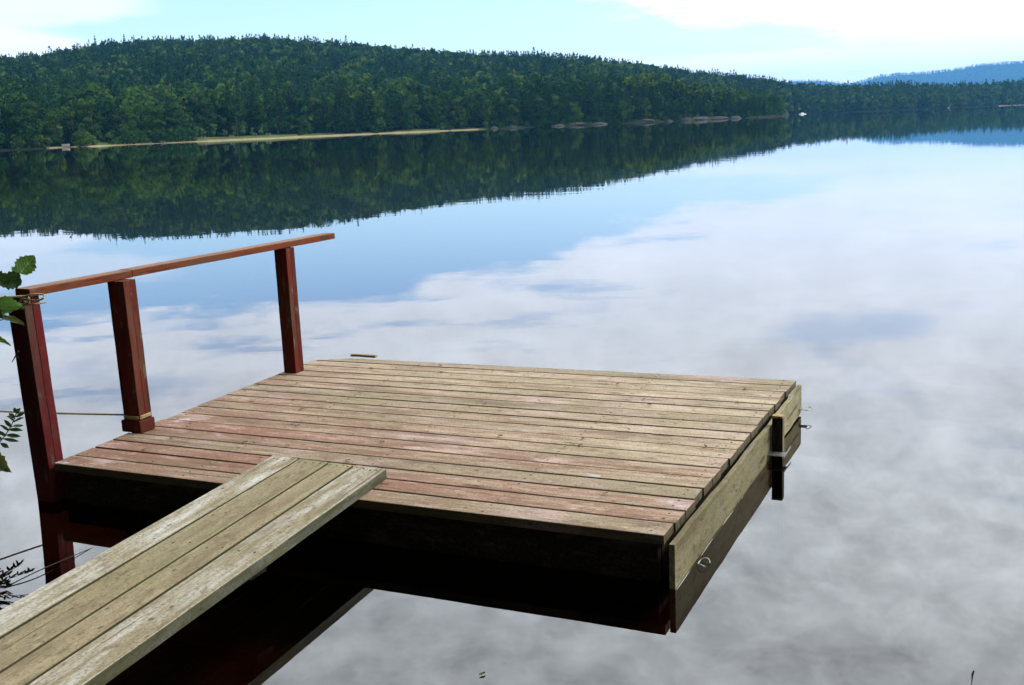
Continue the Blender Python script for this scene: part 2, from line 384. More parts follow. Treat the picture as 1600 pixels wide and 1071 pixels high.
def leafmat(name, dark, light, yellow=None, trans=.25):
    m_, T, b, out = mat(name)
    at = T.n.new('ShaderNodeAttribute'); at.attribute_name = 'tone'
    oi = T.n.new('ShaderNodeObjectInfo')
    v = T.math('FRACT', T.math('ADD', at.outputs['Fac'], T.math('MULTIPLY', oi.outputs['Random'], .7)))
    c = T.mix(T.smooth(v, .15, .85), dark, light)
    if yellow: c = T.mix(T.smooth(v, .72, .98, 0, .8), c, yellow)
    geo = T.n.new('ShaderNodeNewGeometry')
    c = T.mix(T.smooth(T.noise(geo.outputs['Position'], .35, 3, .6), .35, .7, 0, .35), c, dark)
    T.l.new(c, b.inputs['Base Color']); b.inputs['Roughness'].default_value = 1.0; b.inputs['Specular IOR Level'].default_value = .03
    tr = T.n.new('ShaderNodeBsdfTranslucent'); T.l.new(c, tr.inputs['Color'])
    mx = T.n.new('ShaderNodeMixShader'); mx.inputs[0].default_value = trans
    T.l.new(b.outputs[0], mx.inputs[1]); T.l.new(tr.outputs[0], mx.inputs[2]); T.l.new(mx.outputs[0], out.inputs['Surface'])
    return m_
M['conifer'] = leafmat('conifer_needles', (.005, .020, .006), (.015, .042, .012), trans=.12)
M['nearwood'] = leafmat('shaded_foliage', (.006, .014, .005), (.012, .024, .008), trans=.0)
M['broad'] = leafmat('broadleaf_foliage', (.010, .034, .007), (.036, .074, .012), (.06, .095, .016), trans=.18)
M['young'] = leafmat('young_foliage', (.04, .09, .028), (.08, .14, .04))

def rope_mat():
    m_, T, b, out = mat('yellow_rope')
    at = T.n.new('ShaderNodeAttribute'); at.attribute_name = 'board'
    s_ = T.n.new('ShaderNodeSeparateXYZ'); T.l.new(at.outputs['Vector'], s_.inputs[0])
    ph = T.math('ADD', T.math('MULTIPLY', s_.outputs[0], 95.0), T.math('MULTIPLY', s_.outputs[1], 3.0))
    fr = T.math('ABSOLUTE', T.math('SINE', T.math('MULTIPLY', ph, math.pi)))
    T.l.new(T.mix(T.smooth(fr, .1, .7), (.08, .06, .02), (.38, .30, .13)), b.inputs['Base Color'])
    b.inputs['Roughness'].default_value = .6
    bump(T, b, fr, .002)
    return m_
M['rope'] = rope_mat()

# ------------------------------------------------------------------ water
def water_mat():
    m_ = bpy.data.materials.new('lake_water'); m_.use_nodes = True
    T = NT(m_.node_tree); T.n.clear()
    out = T.n.new('ShaderNodeOutputMaterial')
    geo = T.n.new('ShaderNodeNewGeometry'); POS = geo.outputs['Position']
    n1 = T.noise(T.scale(POS, (.9, 1.6, 1)), .55, 3, .5)
    n2 = T.noise(T.scale(POS, (.8, 1.5, 1)), 3.2, 3, .5, .4)
    n3 = T.noise(POS, .12, 2, .5)
    calm = T.smooth(T.noise(POS, .03, 2, .5), .35, .65, .6, 1.2)
    h = T.math('ADD', T.math('MULTIPLY', n1, 1.0), T.math('MULTIPLY', n2, .10))
    h = T.math('MULTIPLY', h, calm)
    bp = T.n.new('ShaderNodeBump'); bp.inputs['Distance'].default_value = .0016; bp.inputs['Strength'].default_value = 1.0
    T.l.new(h, bp.inputs['Height'])
    fr = T.n.new('ShaderNodeFresnel'); fr.inputs['IOR'].default_value = 1.33; T.l.new(bp.outputs[0], fr.inputs['Normal'])
    fac = T.math('POWER', fr.outputs[0], 0.80)
    gl = T.n.new('ShaderNodeBsdfGlossy'); gl.inputs['Roughness'].default_value = 0.0; gl.inputs['Color'].default_value = (.98, 1, 1, 1)
    T.l.new(bp.outputs[0], gl.inputs['Normal'])
    tr = T.n.new('ShaderNodeBsdfTransparent'); tr.inputs['Color'].default_value = (.34, .24, .20, 1)
    mx = T.n.new('ShaderNodeMixShader'); T.l.new(fac, mx.inputs[0]); T.l.new(tr.outputs[0], mx.inputs[1]); T.l.new(gl.outputs[0], mx.inputs[2])
    T.l.new(mx.outputs[0], out.inputs['Surface'])
    return m_
M['water'] = water_mat()

def grid_mesh(name, X, Y, Z, mats, **kw):
    ny, nx = X.shape
    V = np.stack([X, Y, Z], -1).reshape(-1, 3)
    i = np.arange(ny * nx).reshape(ny, nx)
    F_ = np.stack([i[:-1, :-1], i[:-1, 1:], i[1:, 1:], i[1:, :-1]], -1).reshape(-1, 4)
    return np_mesh(name, V, F_, mats, smooth=True, **kw)

wx = np.array([-8000, 8000.]); wy = np.array([-40, 13000.])
X, Y = np.meshgrid(wx, wy)
tag(grid_mesh('lake_water', X, Y, X * 0, [M['water']]), 'calm dark lake mirroring the cloudy sky and the wooded shore', 'lake', kind='structure')

# smooth value noise in numpy for terrain
def vnoise(x, y, seed=0):
    def h(i, j):
        n = np.sin(i * 127.1 + j * 311.7 + seed * 74.7) * 43758.5453
        return n - np.floor(n)
    xi, yi = np.floor(x), np.floor(y); fx, fy = x - xi, y - yi
    fx = fx * fx * (3 - 2 * fx); fy = fy * fy * (3 - 2 * fy)
    return (h(xi, yi) * (1 - fx) + h(xi + 1, yi) * fx) * (1 - fy) + (h(xi, yi + 1) * (1 - fx) + h(xi + 1, yi + 1) * fx) * fy
def fbm(x, y, seed=0, o=4):
    s = 0; a = .5
    for k in range(o):
        s = s + a * vnoise(x * 2 ** k, y * 2 ** k, seed + k); a *= .5
    return s

# lake bed and near bank: one ground sheet
gx = np.concatenate([[-8000, -1500, -300, -60], np.linspace(-20, 20, 81), [60, 300, 1500, 8000]])
gy = np.concatenate([[-40, -20], np.linspace(-12, 24, 91), [40, 120, 500, 2000, 13000]])
X, Y = np.meshgrid(gx, gy)
edge_y = 2.1 + .25 * X * (np.abs(X) < 25) * -0.0 + .5 * (fbm(X * .6, Y * 0, 5) - .5)
d_ = Y - edge_y
Z = np.where(d_ < 0, np.minimum(-d_ * .14, .9), -np.minimum(d_ * .16 + .02, 3.0)) + .05 * (fbm(X * 1.3, Y * 1.3, 9) - .5)
bed = grid_mesh('lake_bed', X, Y, Z, [M['bed'], M['earth']])
cy_ = Y[:-1, :-1] < 2.1
bed.data.polygons.foreach_set('material_index', cy_.reshape(-1).astype(np.int32))
tag(bed, 'muddy red brown lake bed under the shallow water by the gangway', 'lake bed', kind='structure')

# ------------------------------------------------------------------ far terrain
def tab(x, pts):
    a = np.array(pts, float); return np.interp(x, a[:, 0], a[:, 1])
# image column -> azimuth on the horizon line
def col_az(x): return azel(x, 226 - .04 * x)[0]
AZC = np.array([col_az(x) for x in range(-900, 2600, 20)]); XC = np.arange(-900, 2600, 20)
def az2x(a): return np.interp(a, AZC, XC)
SHORE = [(-900, 120), (-400, 200), (-150, 270), (0, 330), (60, 345), (110, 372), (150, 350), (200, 362), (300, 380), (400, 392), (500, 405), (620, 425), (740, 448), (800, 455), (900, 470), (1000, 500), (1080, 530), (1180, 570), (1222, 640), (1232, 980), (1260, 1020), (1330, 1060), (1400, 1120), (1500, 1250), (1600, 1420), (1750, 1600), (2600, 1700)]
# ground height of the skyline (tree tops seen minus tree height) by column, at ridge distance
RIDGEY = [(-900, 190), (-400, 140), (-150, 108), (0, 101), (80, 94), (160, 80), (250, 71), (340, 66), (440, 62), (550, 68), (700, 78), (850, 88), (950, 98), (1030, 108), (1100, 118), (1170, 126), (1200, 128), (1240, 136), (1300, 139), (1400, 137), (1500, 137), (1600, 134), (2600, 100)]
RD = [(-900, 1050), (0, 1250), (500, 1300), (1000, 1250), (1150, 1200), (1240, 1230), (1400, 1350), (1600, 1650), (2600, 1900)]
def horiz_y(x): return 226 - .04 * x
def ground(az_, D):
    x = az2x(az_)
    Ds = tab(x, SHORE) + 9 * (fbm(x * .02, x * 0, 3) - .5) * 2 * (x < 1215) + 30 * (fbm(x * .011, x * 0, 8) - .5) * (x > 1240)
    Dr = tab(x, RD)
    el_ = np.arctan((horiz_y(x) - tab(x, RIDGEY)) / F_PX)
    hr = Dr * np.tan(el_) - tab(x, [(-900, 27), (700, 26), (1000, 20), (1200, 13), (1240, 12), (2600, 12)]) + CAM_Z
    hr = np.maximum(hr, 3)
    t = np.clip((D - Ds - 60) / np.maximum(Dr - Ds - 60, 50), 0, 1.6)
    pw = tab(x, [(0, 1.35), (950, 1.35), (1060, 2.4), (1140, 5.0), (1232, 5.0), (1250, 1.6), (2600, 1.6)])
    up = np.where(t <= 1, np.sin(np.clip(t, 0, 1) * math.pi / 2) ** pw, np.maximum(1 - (t - 1) ** 2 * 1.6, 0))
    low = np.clip((D - Ds) * .045, -3, 3.5)
    rise = 3.0 * np.clip((tab(x, [(0, 0), (760, 0), (900, 1), (1150, 1), (1215, .2), (1240, 0)])), 0, 1) * np.clip((D - Ds) / 25, 0, 1)
    return low + rise + (hr - 4) * up + (fbm(D * .012, az_ * 9, 2) - .5) * 6 * np.clip((D - Ds) / 150, 0, 1)

azs = np.linspace(math.radians(-48), math.radians(48), 420)
Ds_ = tab(az2x(azs), SHORE)
K_ = np.concatenate([np.linspace(-30, 60, 26), np.linspace(70, 1500, 70)])
AZ = np.repeat(azs[None, :], len(K_), 0); DD = Ds_[None, :] + K_[:, None]
ZZ = ground(AZ, DD)
ter = grid_mesh('hill_ground', DD * np.sin(AZ), DD * np.cos(AZ), ZZ, [M['forestfloor'], M['sand'], M['grass']])
xm = az2x(AZ[:-1, :-1]); zm = ZZ[:-1, :-1]; km = K_[:-1, None] + xm * 0
sandm = (zm < tab(xm, [(60, .16), (290, .15), (320, .22), (520, .30), (745, .24)])) & (xm > 70) & (xm < 745)
grassm = (~sandm) & (km < 34) & (((xm > 90) & (xm < 760))) & (zm < 4)
sandm |= (zm < .5) & (xm > 1555)
ter.data.polygons.foreach_set('material_index', (sandm * 1 + grassm * 2).reshape(-1).astype(np.int32))
tag(ter, 'far shore and hillside ground under the woods', 'hillside', kind='structure')

# far blue hills
def far_hill(name, pts, D0, depth, seed, th):
    xs = np.array([p[0] for p in pts]); aa = np.linspace(col_az(xs[0]), col_az(xs[-1]), 260)
    x = az2x(aa); el_ = np.arctan((horiz_y(x) - tab(x, pts)) / F_PX)
    hr = np.maximum(D0 * np.tan(el_) - th, -4)
    ts = np.linspace(-1, 1, 34)
    A2 = np.repeat(aa[None, :], len(ts), 0); D2 = D0 + ts[:, None] * depth + A2 * 0
    Z2 = (hr[None, :] + 6) * (1 - np.abs(ts[:, None]) ** 1.6) - 6 + (fbm(A2 * 60, D2 * .004, seed) - .5) * 16 * (1 - np.abs(ts[:, None]))
    Z2 = np.maximum(Z2, -3.5)
    o = grid_mesh(name, D2 * np.sin(A2), D2 * np.cos(A2), Z2, [M['forestfloor']])
    return aa, hr, D0, depth
FH1 = [(1180, 166), (1250, 146), (1320, 137), (1350, 129), (1375, 123), (1400, 120), (1450, 118), (1475, 116), (1500, 113), (1520, 109), (1550, 107), (1600, 105), (1700, 100), (1850, 104), (2200, 130)]
FH2 = [(1050, 155), (1180, 136), (1240, 129), (1285, 128), (1330, 134), (1450, 150), (1600, 160)]
fh1 = far_hill('far_hill', FH1, 9000, 1500, 21, 12); tag(bpy.data.objects['far_hill'], 'blue wooded hill far off on the right', 'hill', kind='structure')
fh2 = far_hill('distant_hill', FH2, 10500, 900, 31, 12); tag(bpy.data.objects['distant_hill'], 'small pale blue hill far off behind the gap in the trees', 'hill', kind='structure')

# ------------------------------------------------------------------ trees
rng = np.random.default_rng(7)
def quads_from(P, size, n, aspect=1.0, droop=None):
    """one small quad per point, facing roughly along n (unit normals) with jitter"""
    k = len(P); nn = n + rng.normal(0, .45, (k, 3)); nn /= np.linalg.norm(nn, axis=1)[:, None]
    t = np.cross(nn, rng.normal(0, 1, (k, 3))); t /= np.linalg.norm(t, axis=1)[:, None]
    b = np.cross(nn, t); s = size if np.ndim(size) else np.full(k, size)
    s = s * rng.uniform(.65, 1.35, k)
    t = t * s[:, None] * .5; b = b * (s * aspect)[:, None] * .5
    V = np.stack([P - t - b * .6, P + t * .7 - b, P + t + b * .5, P - t * .5 + b], 1).reshape(-1, 3)
    F_ = np.arange(len(V)).reshape(-1, 4)
    return V, F_
def conifer(h, r, n, seed, full=1.0, bare=.06):
    """ragged spruce or fir: whorls of drooping sprays; returns V, F, tone"""
    g = np.random.default_rng(seed)
    levels = max(5, int(h * 1.1)); P = []; Nn = []; S = []; tone = []
    per = n // levels
    for i in range(levels):
        t = (i + g.uniform(-.2, .2)) / levels
        z = h * (bare + (1 - bare) * np.clip(t, 0, 1)); rr = r * (1 - np.clip(t, 0, 1)) ** .82 * g.uniform(.72, 1.12) + .22
        nb_ = 5 + int(3 * (1 - t)); a0 = g.uniform(0, 6.28); m = max(6, int(per * (1.35 - t * .8)))
        a = a0 + g.integers(0, nb_, m) * 6.283 / nb_ + g.normal(0, .16, m)
        q = g.uniform(.1, 1, m) ** .6 * g.uniform(.8, 1.1, m)
        P.append(np.stack([np.cos(a) * rr * q, np.sin(a) * rr * q, z - rr * q * .32 + g.normal(0, .12, m)], 1))
        Nn.append(np.stack([np.cos(a) * .5, np.sin(a) * .5, np.full(m, .8)], 1)); S.append(np.full(m, (.35 + rr * .26)))
        tone += list(g.uniform(0, .16, m) + .3 * g.uniform())
    P.append(np.stack([np.zeros(4), np.zeros(4), h * np.array([.90, .93, .96, .99])], 1)); Nn.append(g.normal(0, 1, (4, 3)) * [1, 1, .1]); S.append(np.array([.9, .75, .55, .35])); tone += [.1] * 4
    P = np.concatenate(P); Nn = np.concatenate(Nn); S = np.concatenate(S) * full
    V, F_ = quads_from(P, S, Nn, .8)
    return V, F_, np.repeat(tone, 4)
def broadleaf(h, r, n, seed, size=.6, clumps=16, base=.22):
    g = np.random.default_rng(seed)
    P = []; Nn = []; tone = []
    for i in range(clumps):
        a = g.uniform(0, 6.28); t = g.uniform(0, 1)
        env = math.sin(math.pi * min(1, .18 + t * .80)) ** .6
        q = g.uniform(.25, .8) * r * env
        c = np.array([math.cos(a) * q, math.sin(a) * q, h * (base + (.93 - base) * t)])
        cr_ = r * g.uniform(.28, .5) * (1.1 - .35 * t)
        m = n // clumps
        d = g.normal(0, 1, (m, 3)); d /= np.linalg.norm(d, axis=1)[:, None]
        rad = cr_ * g.uniform(.55, 1.08, m) ** .5
        P.append(c + d * rad[:, None] * [1, 1, .8]); Nn.append(d); tone += list(g.uniform(0, .14, m) + .28 * g.uniform())
    P = np.concatenate(P); Nn = np.concatenate(Nn)
    V, F_ = quads_from(P, size, Nn, 1.0)
    return V, F_, np.repeat(tone, 4)
def trunk_mesh(h, r, seed, limbs=6, lean=.02):
    g = random.Random(seed); mb = MB()
    pts = [(g.uniform(-1, 1) * lean * h * t, g.uniform(-1, 1) * lean * h * t, -0.6 + t * (h * .88 + .6)) for t in [i / 6 for i in range(7)]]
    mb.tube(pts, r, 6, 0, .18)
    for i in range(limbs):
        t = g.uniform(.3, .85); p = Vector(pts[int(t * 6)]); a = g.uniform(0, 6.28); L = h * g.uniform(.1, .22)
        q = p + Vector((math.cos(a) * L, math.sin(a) * L, L * .5))
        mb.tube([p, (p + q) / 2 + Vector((0, 0, -.05)), q], r * .35, 4, 0, .3)
    return mb

def place_ground(x, back):
    """point 'back' metres behind the shoreline at image column x"""
    a = col_az(x); D = float(tab(x, SHORE)) + back
    z = float(ground(np.array([a]), np.array([D]))[0])
    return Vector((D * math.sin(a), D * math.cos(a), z)), D

def make_tree(kind, seed):
    g = random.Random(seed)
    root = empty({'c': 'conifer_tree', 'b': 'broadleaf_tree', 'y': 'young_tree', 's': 'shore_shrub'}[kind])
    if kind == 'c':
        h = 15; V, F_, t = conifer(h, g.uniform(2.3, 3.2), 1300, seed, .8, g.uniform(.04, .16)); mt = M['conifer']; tr = .18
    elif kind == 'b':
        h = 12; V, F_, t = broadleaf(h, g.uniform(3.2, 4.2), 1700, seed, .52, 24, .12); mt = M['broad']; tr = .2
    elif kind == 'y':
        h = 5; V, F_, t = broadleaf(h, 1.3, 260, seed, .42, 9, .3); mt = M['young']; tr = .07
    else:
        h = 4; V, F_, t = broadleaf(h, 2.6, 420, seed, .5, 12, .02); mt = M['broad']; tr = .08
    np_mesh('crown', V, F_, [mt], root, col=t)
    trunk_mesh(h, tr, seed, 5).build('trunk', M['bark'], root)
    return root
def copy_tree(o, parent=None):
    c = o.copy(); COL.objects.link(c)
    if parent: c.parent = parent
    for ch in list(o.children):
        k = ch.copy(); COL.objects.link(k); k.parent = c
    return c
protos = {'c': [make_tree('c', 100 + i) for i in range(6)], 'b': [make_tree('b', 200 + i) for i in range(5)],
          'y': [make_tree('y', 300 + i) for i in range(2)], 's': [make_tree('s', 400 + i) for i in range(3)]}
used = set()
def plant(kind, x, back, hs, label, cat, group, ws=1.0):
    pl = protos[kind]; i = plant.n % len(pl); plant.n += 1
    p = pl[i]
    if (kind, i) in used: o = copy_tree(p)
    else: o = p; used.add((kind, i))
    P_, D = place_ground(x, back)
    o.location = P_; o.rotation_euler = (0, 0, rr_.uniform(0, 6.28)); o.scale = (hs * ws, hs * ws, hs)
    tag(o, label, cat, group); return o
plant.n = 0
rr_ = random.Random(5)
# rows of separate trees along the left shore and the rocky point
def row(x0, x1, n, back0, back1, pc, hmin, hmax, where):
    for i in range(n):
        x = x0 + (x1 - x0) * (i + rr_.uniform(.1, .9)) / n
        k = 'c' if rr_.random() < pc else 'b'
        hgt = rr_.uniform(hmin, hmax) / (15 if k == 'c' else 13)
        lab = {'c': 'dark conifer %s', 'b': 'leafy green tree %s'}[k] % where
        plant(k, x, rr_.uniform(back0, back1), hgt, lab, 'tree', ('conifers %s' if k == 'c' else 'leafy trees %s') % where, rr_.uniform(.85, 1.2))
row(-30, 60, 15, 3, 22, .35, 10, 15, 'at the far left edge of the picture, by the water')
row(60, 118, 11, 3, 22, .35, 10, 15, 'at the water just left of the small beached boat')
row(118, 200, 12, 14, 32, .25, 10, 15, 'behind the thin left tail of the beach')
row(200, 300, 14, 14, 32, .3, 10, 15, 'behind the beach, left of the picnic tables')
row(300, 420, 16, 30, 50, .5, 13, 17, 'behind the picnic tables')
row(420, 520, 13, 30, 50, .65, 13, 17, 'behind the beach, right of the picnic tables')
row(520, 640, 18, 12, 32, .6, 12, 17, 'behind the middle of the beach')
row(640, 760, 18, 12, 32, .6, 12, 17, 'behind the narrow right end of the beach')
for (xa, xb, n1, n2, wh) in ((760, 850, 15, 11, 'the two boulders past the beach'), (850, 955, 15, 12, 'the three low rocks at the waterline'), (955, 1060, 13, 12, 'the gap between low rocks and ledge'), (1060, 1150, 12, 10, 'the long rock ledge'), (1150, 1216, 8, 8, 'the single rock near the tip of the point')):
    row(xa, xb, n1, 1, 11, .72, 9 - 1.5 * (xa > 1050) - 1.5 * (xa > 1100), 14 - 3 * (xa > 1050) - 2.5 * (xa > 1100), 'at the water above %s' % wh)
    row(xa, xb, n2, 10, 30, .85, 12 - 3 * (xa > 1050) - 2.5 * (xa > 1100), 17 - 4 * (xa > 1050) - 3.5 * (xa > 1100), 'standing taller, farther behind %s' % wh)
row(1150, 1224, 14, 2, 14, .85, 6, 9.5, 'at the very tip of the point')
for i, (x, b, s) in enumerate([(308, 20, .9), (318, 24, 1.0), (335, 18, 1.1), (352, 22, .8), (366, 17, .9), (380, 24, .95), (395, 20, .7), (408, 23, .8)]):
    plant('y', x, b, s, 'slim young tree on the grass behind the far beach', 'tree', 'young trees on the beach grass')
for i, (x, b, s) in enumerate([(20, 2, 1.0), (45, 3, 1.2), (66, 2, .9), (130, 2, 1.2), (140, 3, 1.0), (176, 8, 1.0), (196, 7, 1.2), (222, 8, 1.0), (245, 6, 1.1), (268, 7, 1.2), (285, 5, 1.1), (296, 9, 1.0)]):
    plant('s', x, b, s, 'bushy green shrub at the water on the far left shore', 'shrub', 'shrubs on the far left shore')
for i, (x, b, s) in enumerate([(470, 16, .5), (560, 9, .6), (585, 8, .7), (690, 6, .7), (700, 5, .8), (760, 3, .7), (850, 3, .8), (960, 3, .8), (1035, 3, .9), (1148, 3, .7), (1160, 4, .8)]):
    plant('s', x, b, s, 'low green shrub at the water between beach and rocky point', 'shrub', 'shrubs between beach and point')

for i in range(34):
    x = 765 + 450 * (i + rr_.uniform(.1, .9)) / 34
    plant('s', x, rr_.uniform(.5, 4), rr_.uniform(.45, .8), 'low dark bush below the trees on the wooded shore right of the beach', 'shrub', 'bushes along the wooded shore')
# three spires that rise clear of the ridge at the left
for x, hh, lab in ((165, 31, 'tallest lone conifer spire on the left part of the hill crest'), (210, 30, 'middle of three conifer spires rising above the left hill crest'), (225, 28, 'right of three conifer spires rising above the left hill crest')):
    t_ = plant('c', x, float(tab(x, RD) - tab(x, SHORE)) - 12, hh / 15, lab, 'tree', 'conifer spires on the hill crest', .62)
# the rest of the woods: too many to count, one object per wood
def forest(name, pts, hts, kinds, nfac, label, seed, q=1.0):
    pch = fbm(pts[:, 0] * .018 + 50, pts[:, 1] * .018 + 50, 40)
    """pts (n,3) bases, bake simple trees into one mesh"""
    g = np.random.default_rng(seed); protoC = []; protoB = []
    for i in range(10):
        V, F_, t = conifer(15, 3.1, nfac, seed + i, 1.35 * q, .1); protoC.append((V / 15, t))
        V, F_, t = broadleaf(12, 4.3, nfac, seed + 50 + i, 1.7 * q, 11, .16); protoB.append((V / 12, t))
    VV = []; TT = []; MI = []
    for i in range(len(pts)):
        V, t = (protoC if kinds[i] else protoB)[g.integers(0, 10)]
        a = g.uniform(0, 6.28); c, s_ = math.cos(a), math.sin(a); h = hts[i]; wsc = h * g.uniform(.85, 1.2)
        v = np.stack([(V[:, 0] * c - V[:, 1] * s_) * wsc, (V[:, 0] * s_ + V[:, 1] * c) * wsc, V[:, 2] * h], 1) + pts[i]
        VV.append(v); TT.append(t * .4 + np.clip(g.uniform(0, .7) ** 1.2 + (pch[i] - .45) * .9, 0, .8)); MI.append(np.full(len(v) // 4, 0 if kinds[i] else 1))
    VV = np.concatenate(VV); o = np_mesh(name, VV, np.arange(len(VV)).reshape(-1, 4), [M['conifer'], M['broad']], col=np.concatenate(TT), mi=np.concatenate(MI))
    return tag(o, label, 'woods', kind='stuff')

def scatter(n, x0, x1, bfun, seed):
    g = np.random.default_rng(seed); x = g.uniform(x0, x1, n); b = bfun(g, n)
    a = np.interp(x, XC, AZC); D = tab(x, SHORE) + b
    return x, a, D, ground(a, D)
# left hill: area-uniform in distance
def hill_pts():
    g = np.random.default_rng(3); n = 11500
    x = g.uniform(-260, 1236, n); a = np.interp(x, XC, AZC); D1 = tab(x, SHORE) + 34; D2 = tab(x, RD) + 60
    D = np.sqrt(g.uniform(0, 1, n) * (D2 ** 2 - D1 ** 2) + D1 ** 2)
    return x, a, D, ground(a, D), g
x, a, D, z, g = hill_pts()
# species run in drifts
drift = fbm(D * .012, a * 22, 6)
kind = (g.uniform(0, 1, len(x)) < np.clip((drift - .38) * 5 + .1, .12, .85)) | (D > tab(x, RD) - 40) & (g.uniform(0, 1, len(x)) < .55)
hts = np.where(kind, g.uniform(11, 18, len(x)) * np.where(g.uniform(0, 1, len(x)) < .035, 1.2, 1), g.uniform(10, 15.5, len(x))) + (D < tab(x, SHORE) + 180) * 2.5
hts = hts * np.where(D < 950, tab(x, [(0, 1), (1040, 1), (1120, .72), (1180, .60), (1240, .55)]), 1)
ok = ~((x > 290) & (x < 470) & (D - tab(x, SHORE) < 34)) & ~((x > 1221) & (D < 1010))
pts = np.stack([D * np.sin(a), D * np.cos(a), z - .5], 1)[ok]
nr = (D < tab(x, SHORE) + 230)[ok]
forest('lakeside_woods', pts[nr], hts[ok][nr], kind[ok][nr], 240, 'mixed green woods on the flat ground at the foot of the hill', 850, .62)
forest('hillside_woods', pts[~nr], hts[ok][~nr], kind[ok][~nr], 96, 'dark green woods covering the slope and ridge of the hill across the lake', 900, .92)
# understorey and gap filler straight behind the shore rows
x, a, D, z = scatter(900, -30, 1228, lambda g, n: g.uniform(8, 36, n), 11)
g = np.random.default_rng(12); ok = ~((x > 290) & (x < 470) & (D - tab(x, SHORE) < 34)) & ~((x < 760) & (D - tab(x, SHORE) < 20))
forest('undergrowth', np.stack([D * np.sin(a), D * np.cos(a), z - .3], 1)[ok], (g.uniform(4, 8, len(x)) * tab(x, [(0, 1), (1100, .9), (1228, .6)]))[ok], (g.uniform(0, 1, len(x)) < .3)[ok], 90, 'low undergrowth between the shore trees of the hill', 1200)
# far shore wood
x, a, D, z = scatter(3400, 1215, 1800, lambda g, n: 4 + 330 * g.uniform(0, 1, n) ** 1.5, 14); g = np.random.default_rng(15)
kind = g.uniform(0, 1, len(x)) < .5
D = np.maximum(D, 960); z = ground(a, D)
forest('far_shore_woods', np.stack([D * np.sin(a), D * np.cos(a), z - .5], 1), np.where(kind, g.uniform(12, 20, len(x)), g.uniform(11, 16, len(x))), kind, 70, 'bluish green woods on the far shore at the right', 1500)
def hill_wood(fh, n, seed, label, name):
    aa, hr, D0, dp = fh; g = np.random.default_rng(seed)
    a = g.uniform(aa[0], aa[-1], n); ts = -np.abs(g.uniform(0, 1, n)) ** 1.4
    D = D0 + ts * dp; z = (np.interp(a, aa, hr) + 6) * (1 - np.abs(ts) ** 1.6) - 6 + (fbm(a * 60, D * .004, 21 if D0 < 9500 else 31) - .5) * 16 * (1 - np.abs(ts))
    ok = z > 0; kind = g.uniform(0, 1, n) < .6
    forest(name, np.stack([D * np.sin(a), D * np.cos(a), z - 1], 1)[ok], g.uniform(15, 26, n)[ok], kind[ok], 24, label, seed)
hill_wood(fh1, 7000, 1700, 'blue hazy woods on the far hill at the right', 'far_hill_woods')
hill_wood(fh2, 1500, 1800, 'pale blue woods on the distant low hill', 'distant_hill_woods')

# near woods behind the photographer: they shade the camera side of everything
def near_woods():
    g = np.random.default_rng(77); VV = []; TT = []; n = 0
    for i in range(110):
        a = math.radians(g.uniform(105, 318)); D = g.uniform(5.5, 22)
        h = g.uniform(17, 26); V, F_, t = broadleaf(h, 3.8, 620, 2000 + i, 1.6, 18, .02)
        V = V + [D * math.sin(a), D * math.cos(a) - 1.0, .2]
        VV.append(V); TT.append(t * .6 + g.uniform(0, .6))
    VV = np.concatenate(VV); VV = VV[: len(VV) // 4 * 4]
    q = VV.reshape(-1, 4, 3); T4 = np.concatenate(TT).reshape(-1, 4)
    qa = np.degrees(np.arctan2(q[:, :, 0], q[:, :, 1])); qr = np.hypot(q[:, :, 0], q[:, :, 1]).min(1)
    keep = ((q[:, :, 1].max(1) < -1.2) | ((qa.min(1) < -41) & (qa.max(1) < -41))) & (qr > 3.4)
    q = q[keep].reshape(-1, 3)
    o = np_mesh('near_woods', q, np.arange(len(q)).reshape(-1, 4), [M['nearwood']], col=T4[keep].ravel())
    tag(o, 'leafy woods on the near bank behind the gangway', 'woods', kind='stuff')
near_woods()

# ------------------------------------------------------------------ far shore details
def rock(name, x, back, sx_, sy_, sz_, seed, label, group=None):
    import bmesh
    bm = bmesh.new(); bmesh.ops.create_icosphere(bm, subdivisions=3, radius=1)
    g = np.random.default_rng(seed); o1 = g.uniform(0, 50)
    for v in bm.verts:
        n = float(fbm(np.array(v.co.x * 1.7 + o1), np.array(v.co.y * 1.7 + v.co.z * 1.3), seed)); k = .62 + .8 * n
        v.co = Vector((v.co.x * sx_ * k, v.co.y * sy_ * k, max(v.co.z, -.3) * sz_ * .7 * k))
    me = bpy.data.meshes.new(name); bm.to_mesh(me); bm.free(); me.materials.append(M['rock'])
    o = bpy.data.objects.new(name, me); COL.objects.link(o)
    P_, D = place_ground(x, back); o.location = (P_.x, P_.y, max(P_.z - .1, .05)); o.rotation_euler = (0, 0, -col_az(x))
    tag(o, label, 'rock', group)
rock('shore_rock', 1072, 0, 4, 2, 2.1, 1, 'rounded grey rock at the left end of the pale ledge on the point', None)
rock('shore_rock', 1090, 0, 7, 2.5, 2.0, 2, 'long pale rock ledge on the point')
rock('shore_rock', 1116, 0, 7, 2.5, 1.7, 3, 'lower flat rock at the right end of the ledge on the point')
rock('shore_rock', 1148, -2, 3, 2, 1.6, 4, 'small rock by itself just left of the tip of the point')
for i, (x, s) in enumerate([(872, 3.0), (900, 5.0), (935, 4.0), (1008, 2.6), (1016, 2.0), (1044, 2.4)]):
    rock('shore_rock', x, -1, s, 1.6, 1.0, 10 + i, 'low dark rock at the waterline of the wooded rocky shore', 'low rocks along the wooded shore')
rock('shore_rock', 772, -1, 1.6, 1.3, 1.3, 30, 'small pale boulder just right of the end of the beach')
rock('shore_rock', 800, -1, 2.4, 1.3, .8, 31, 'flat pale rock right of the small boulder past the beach')

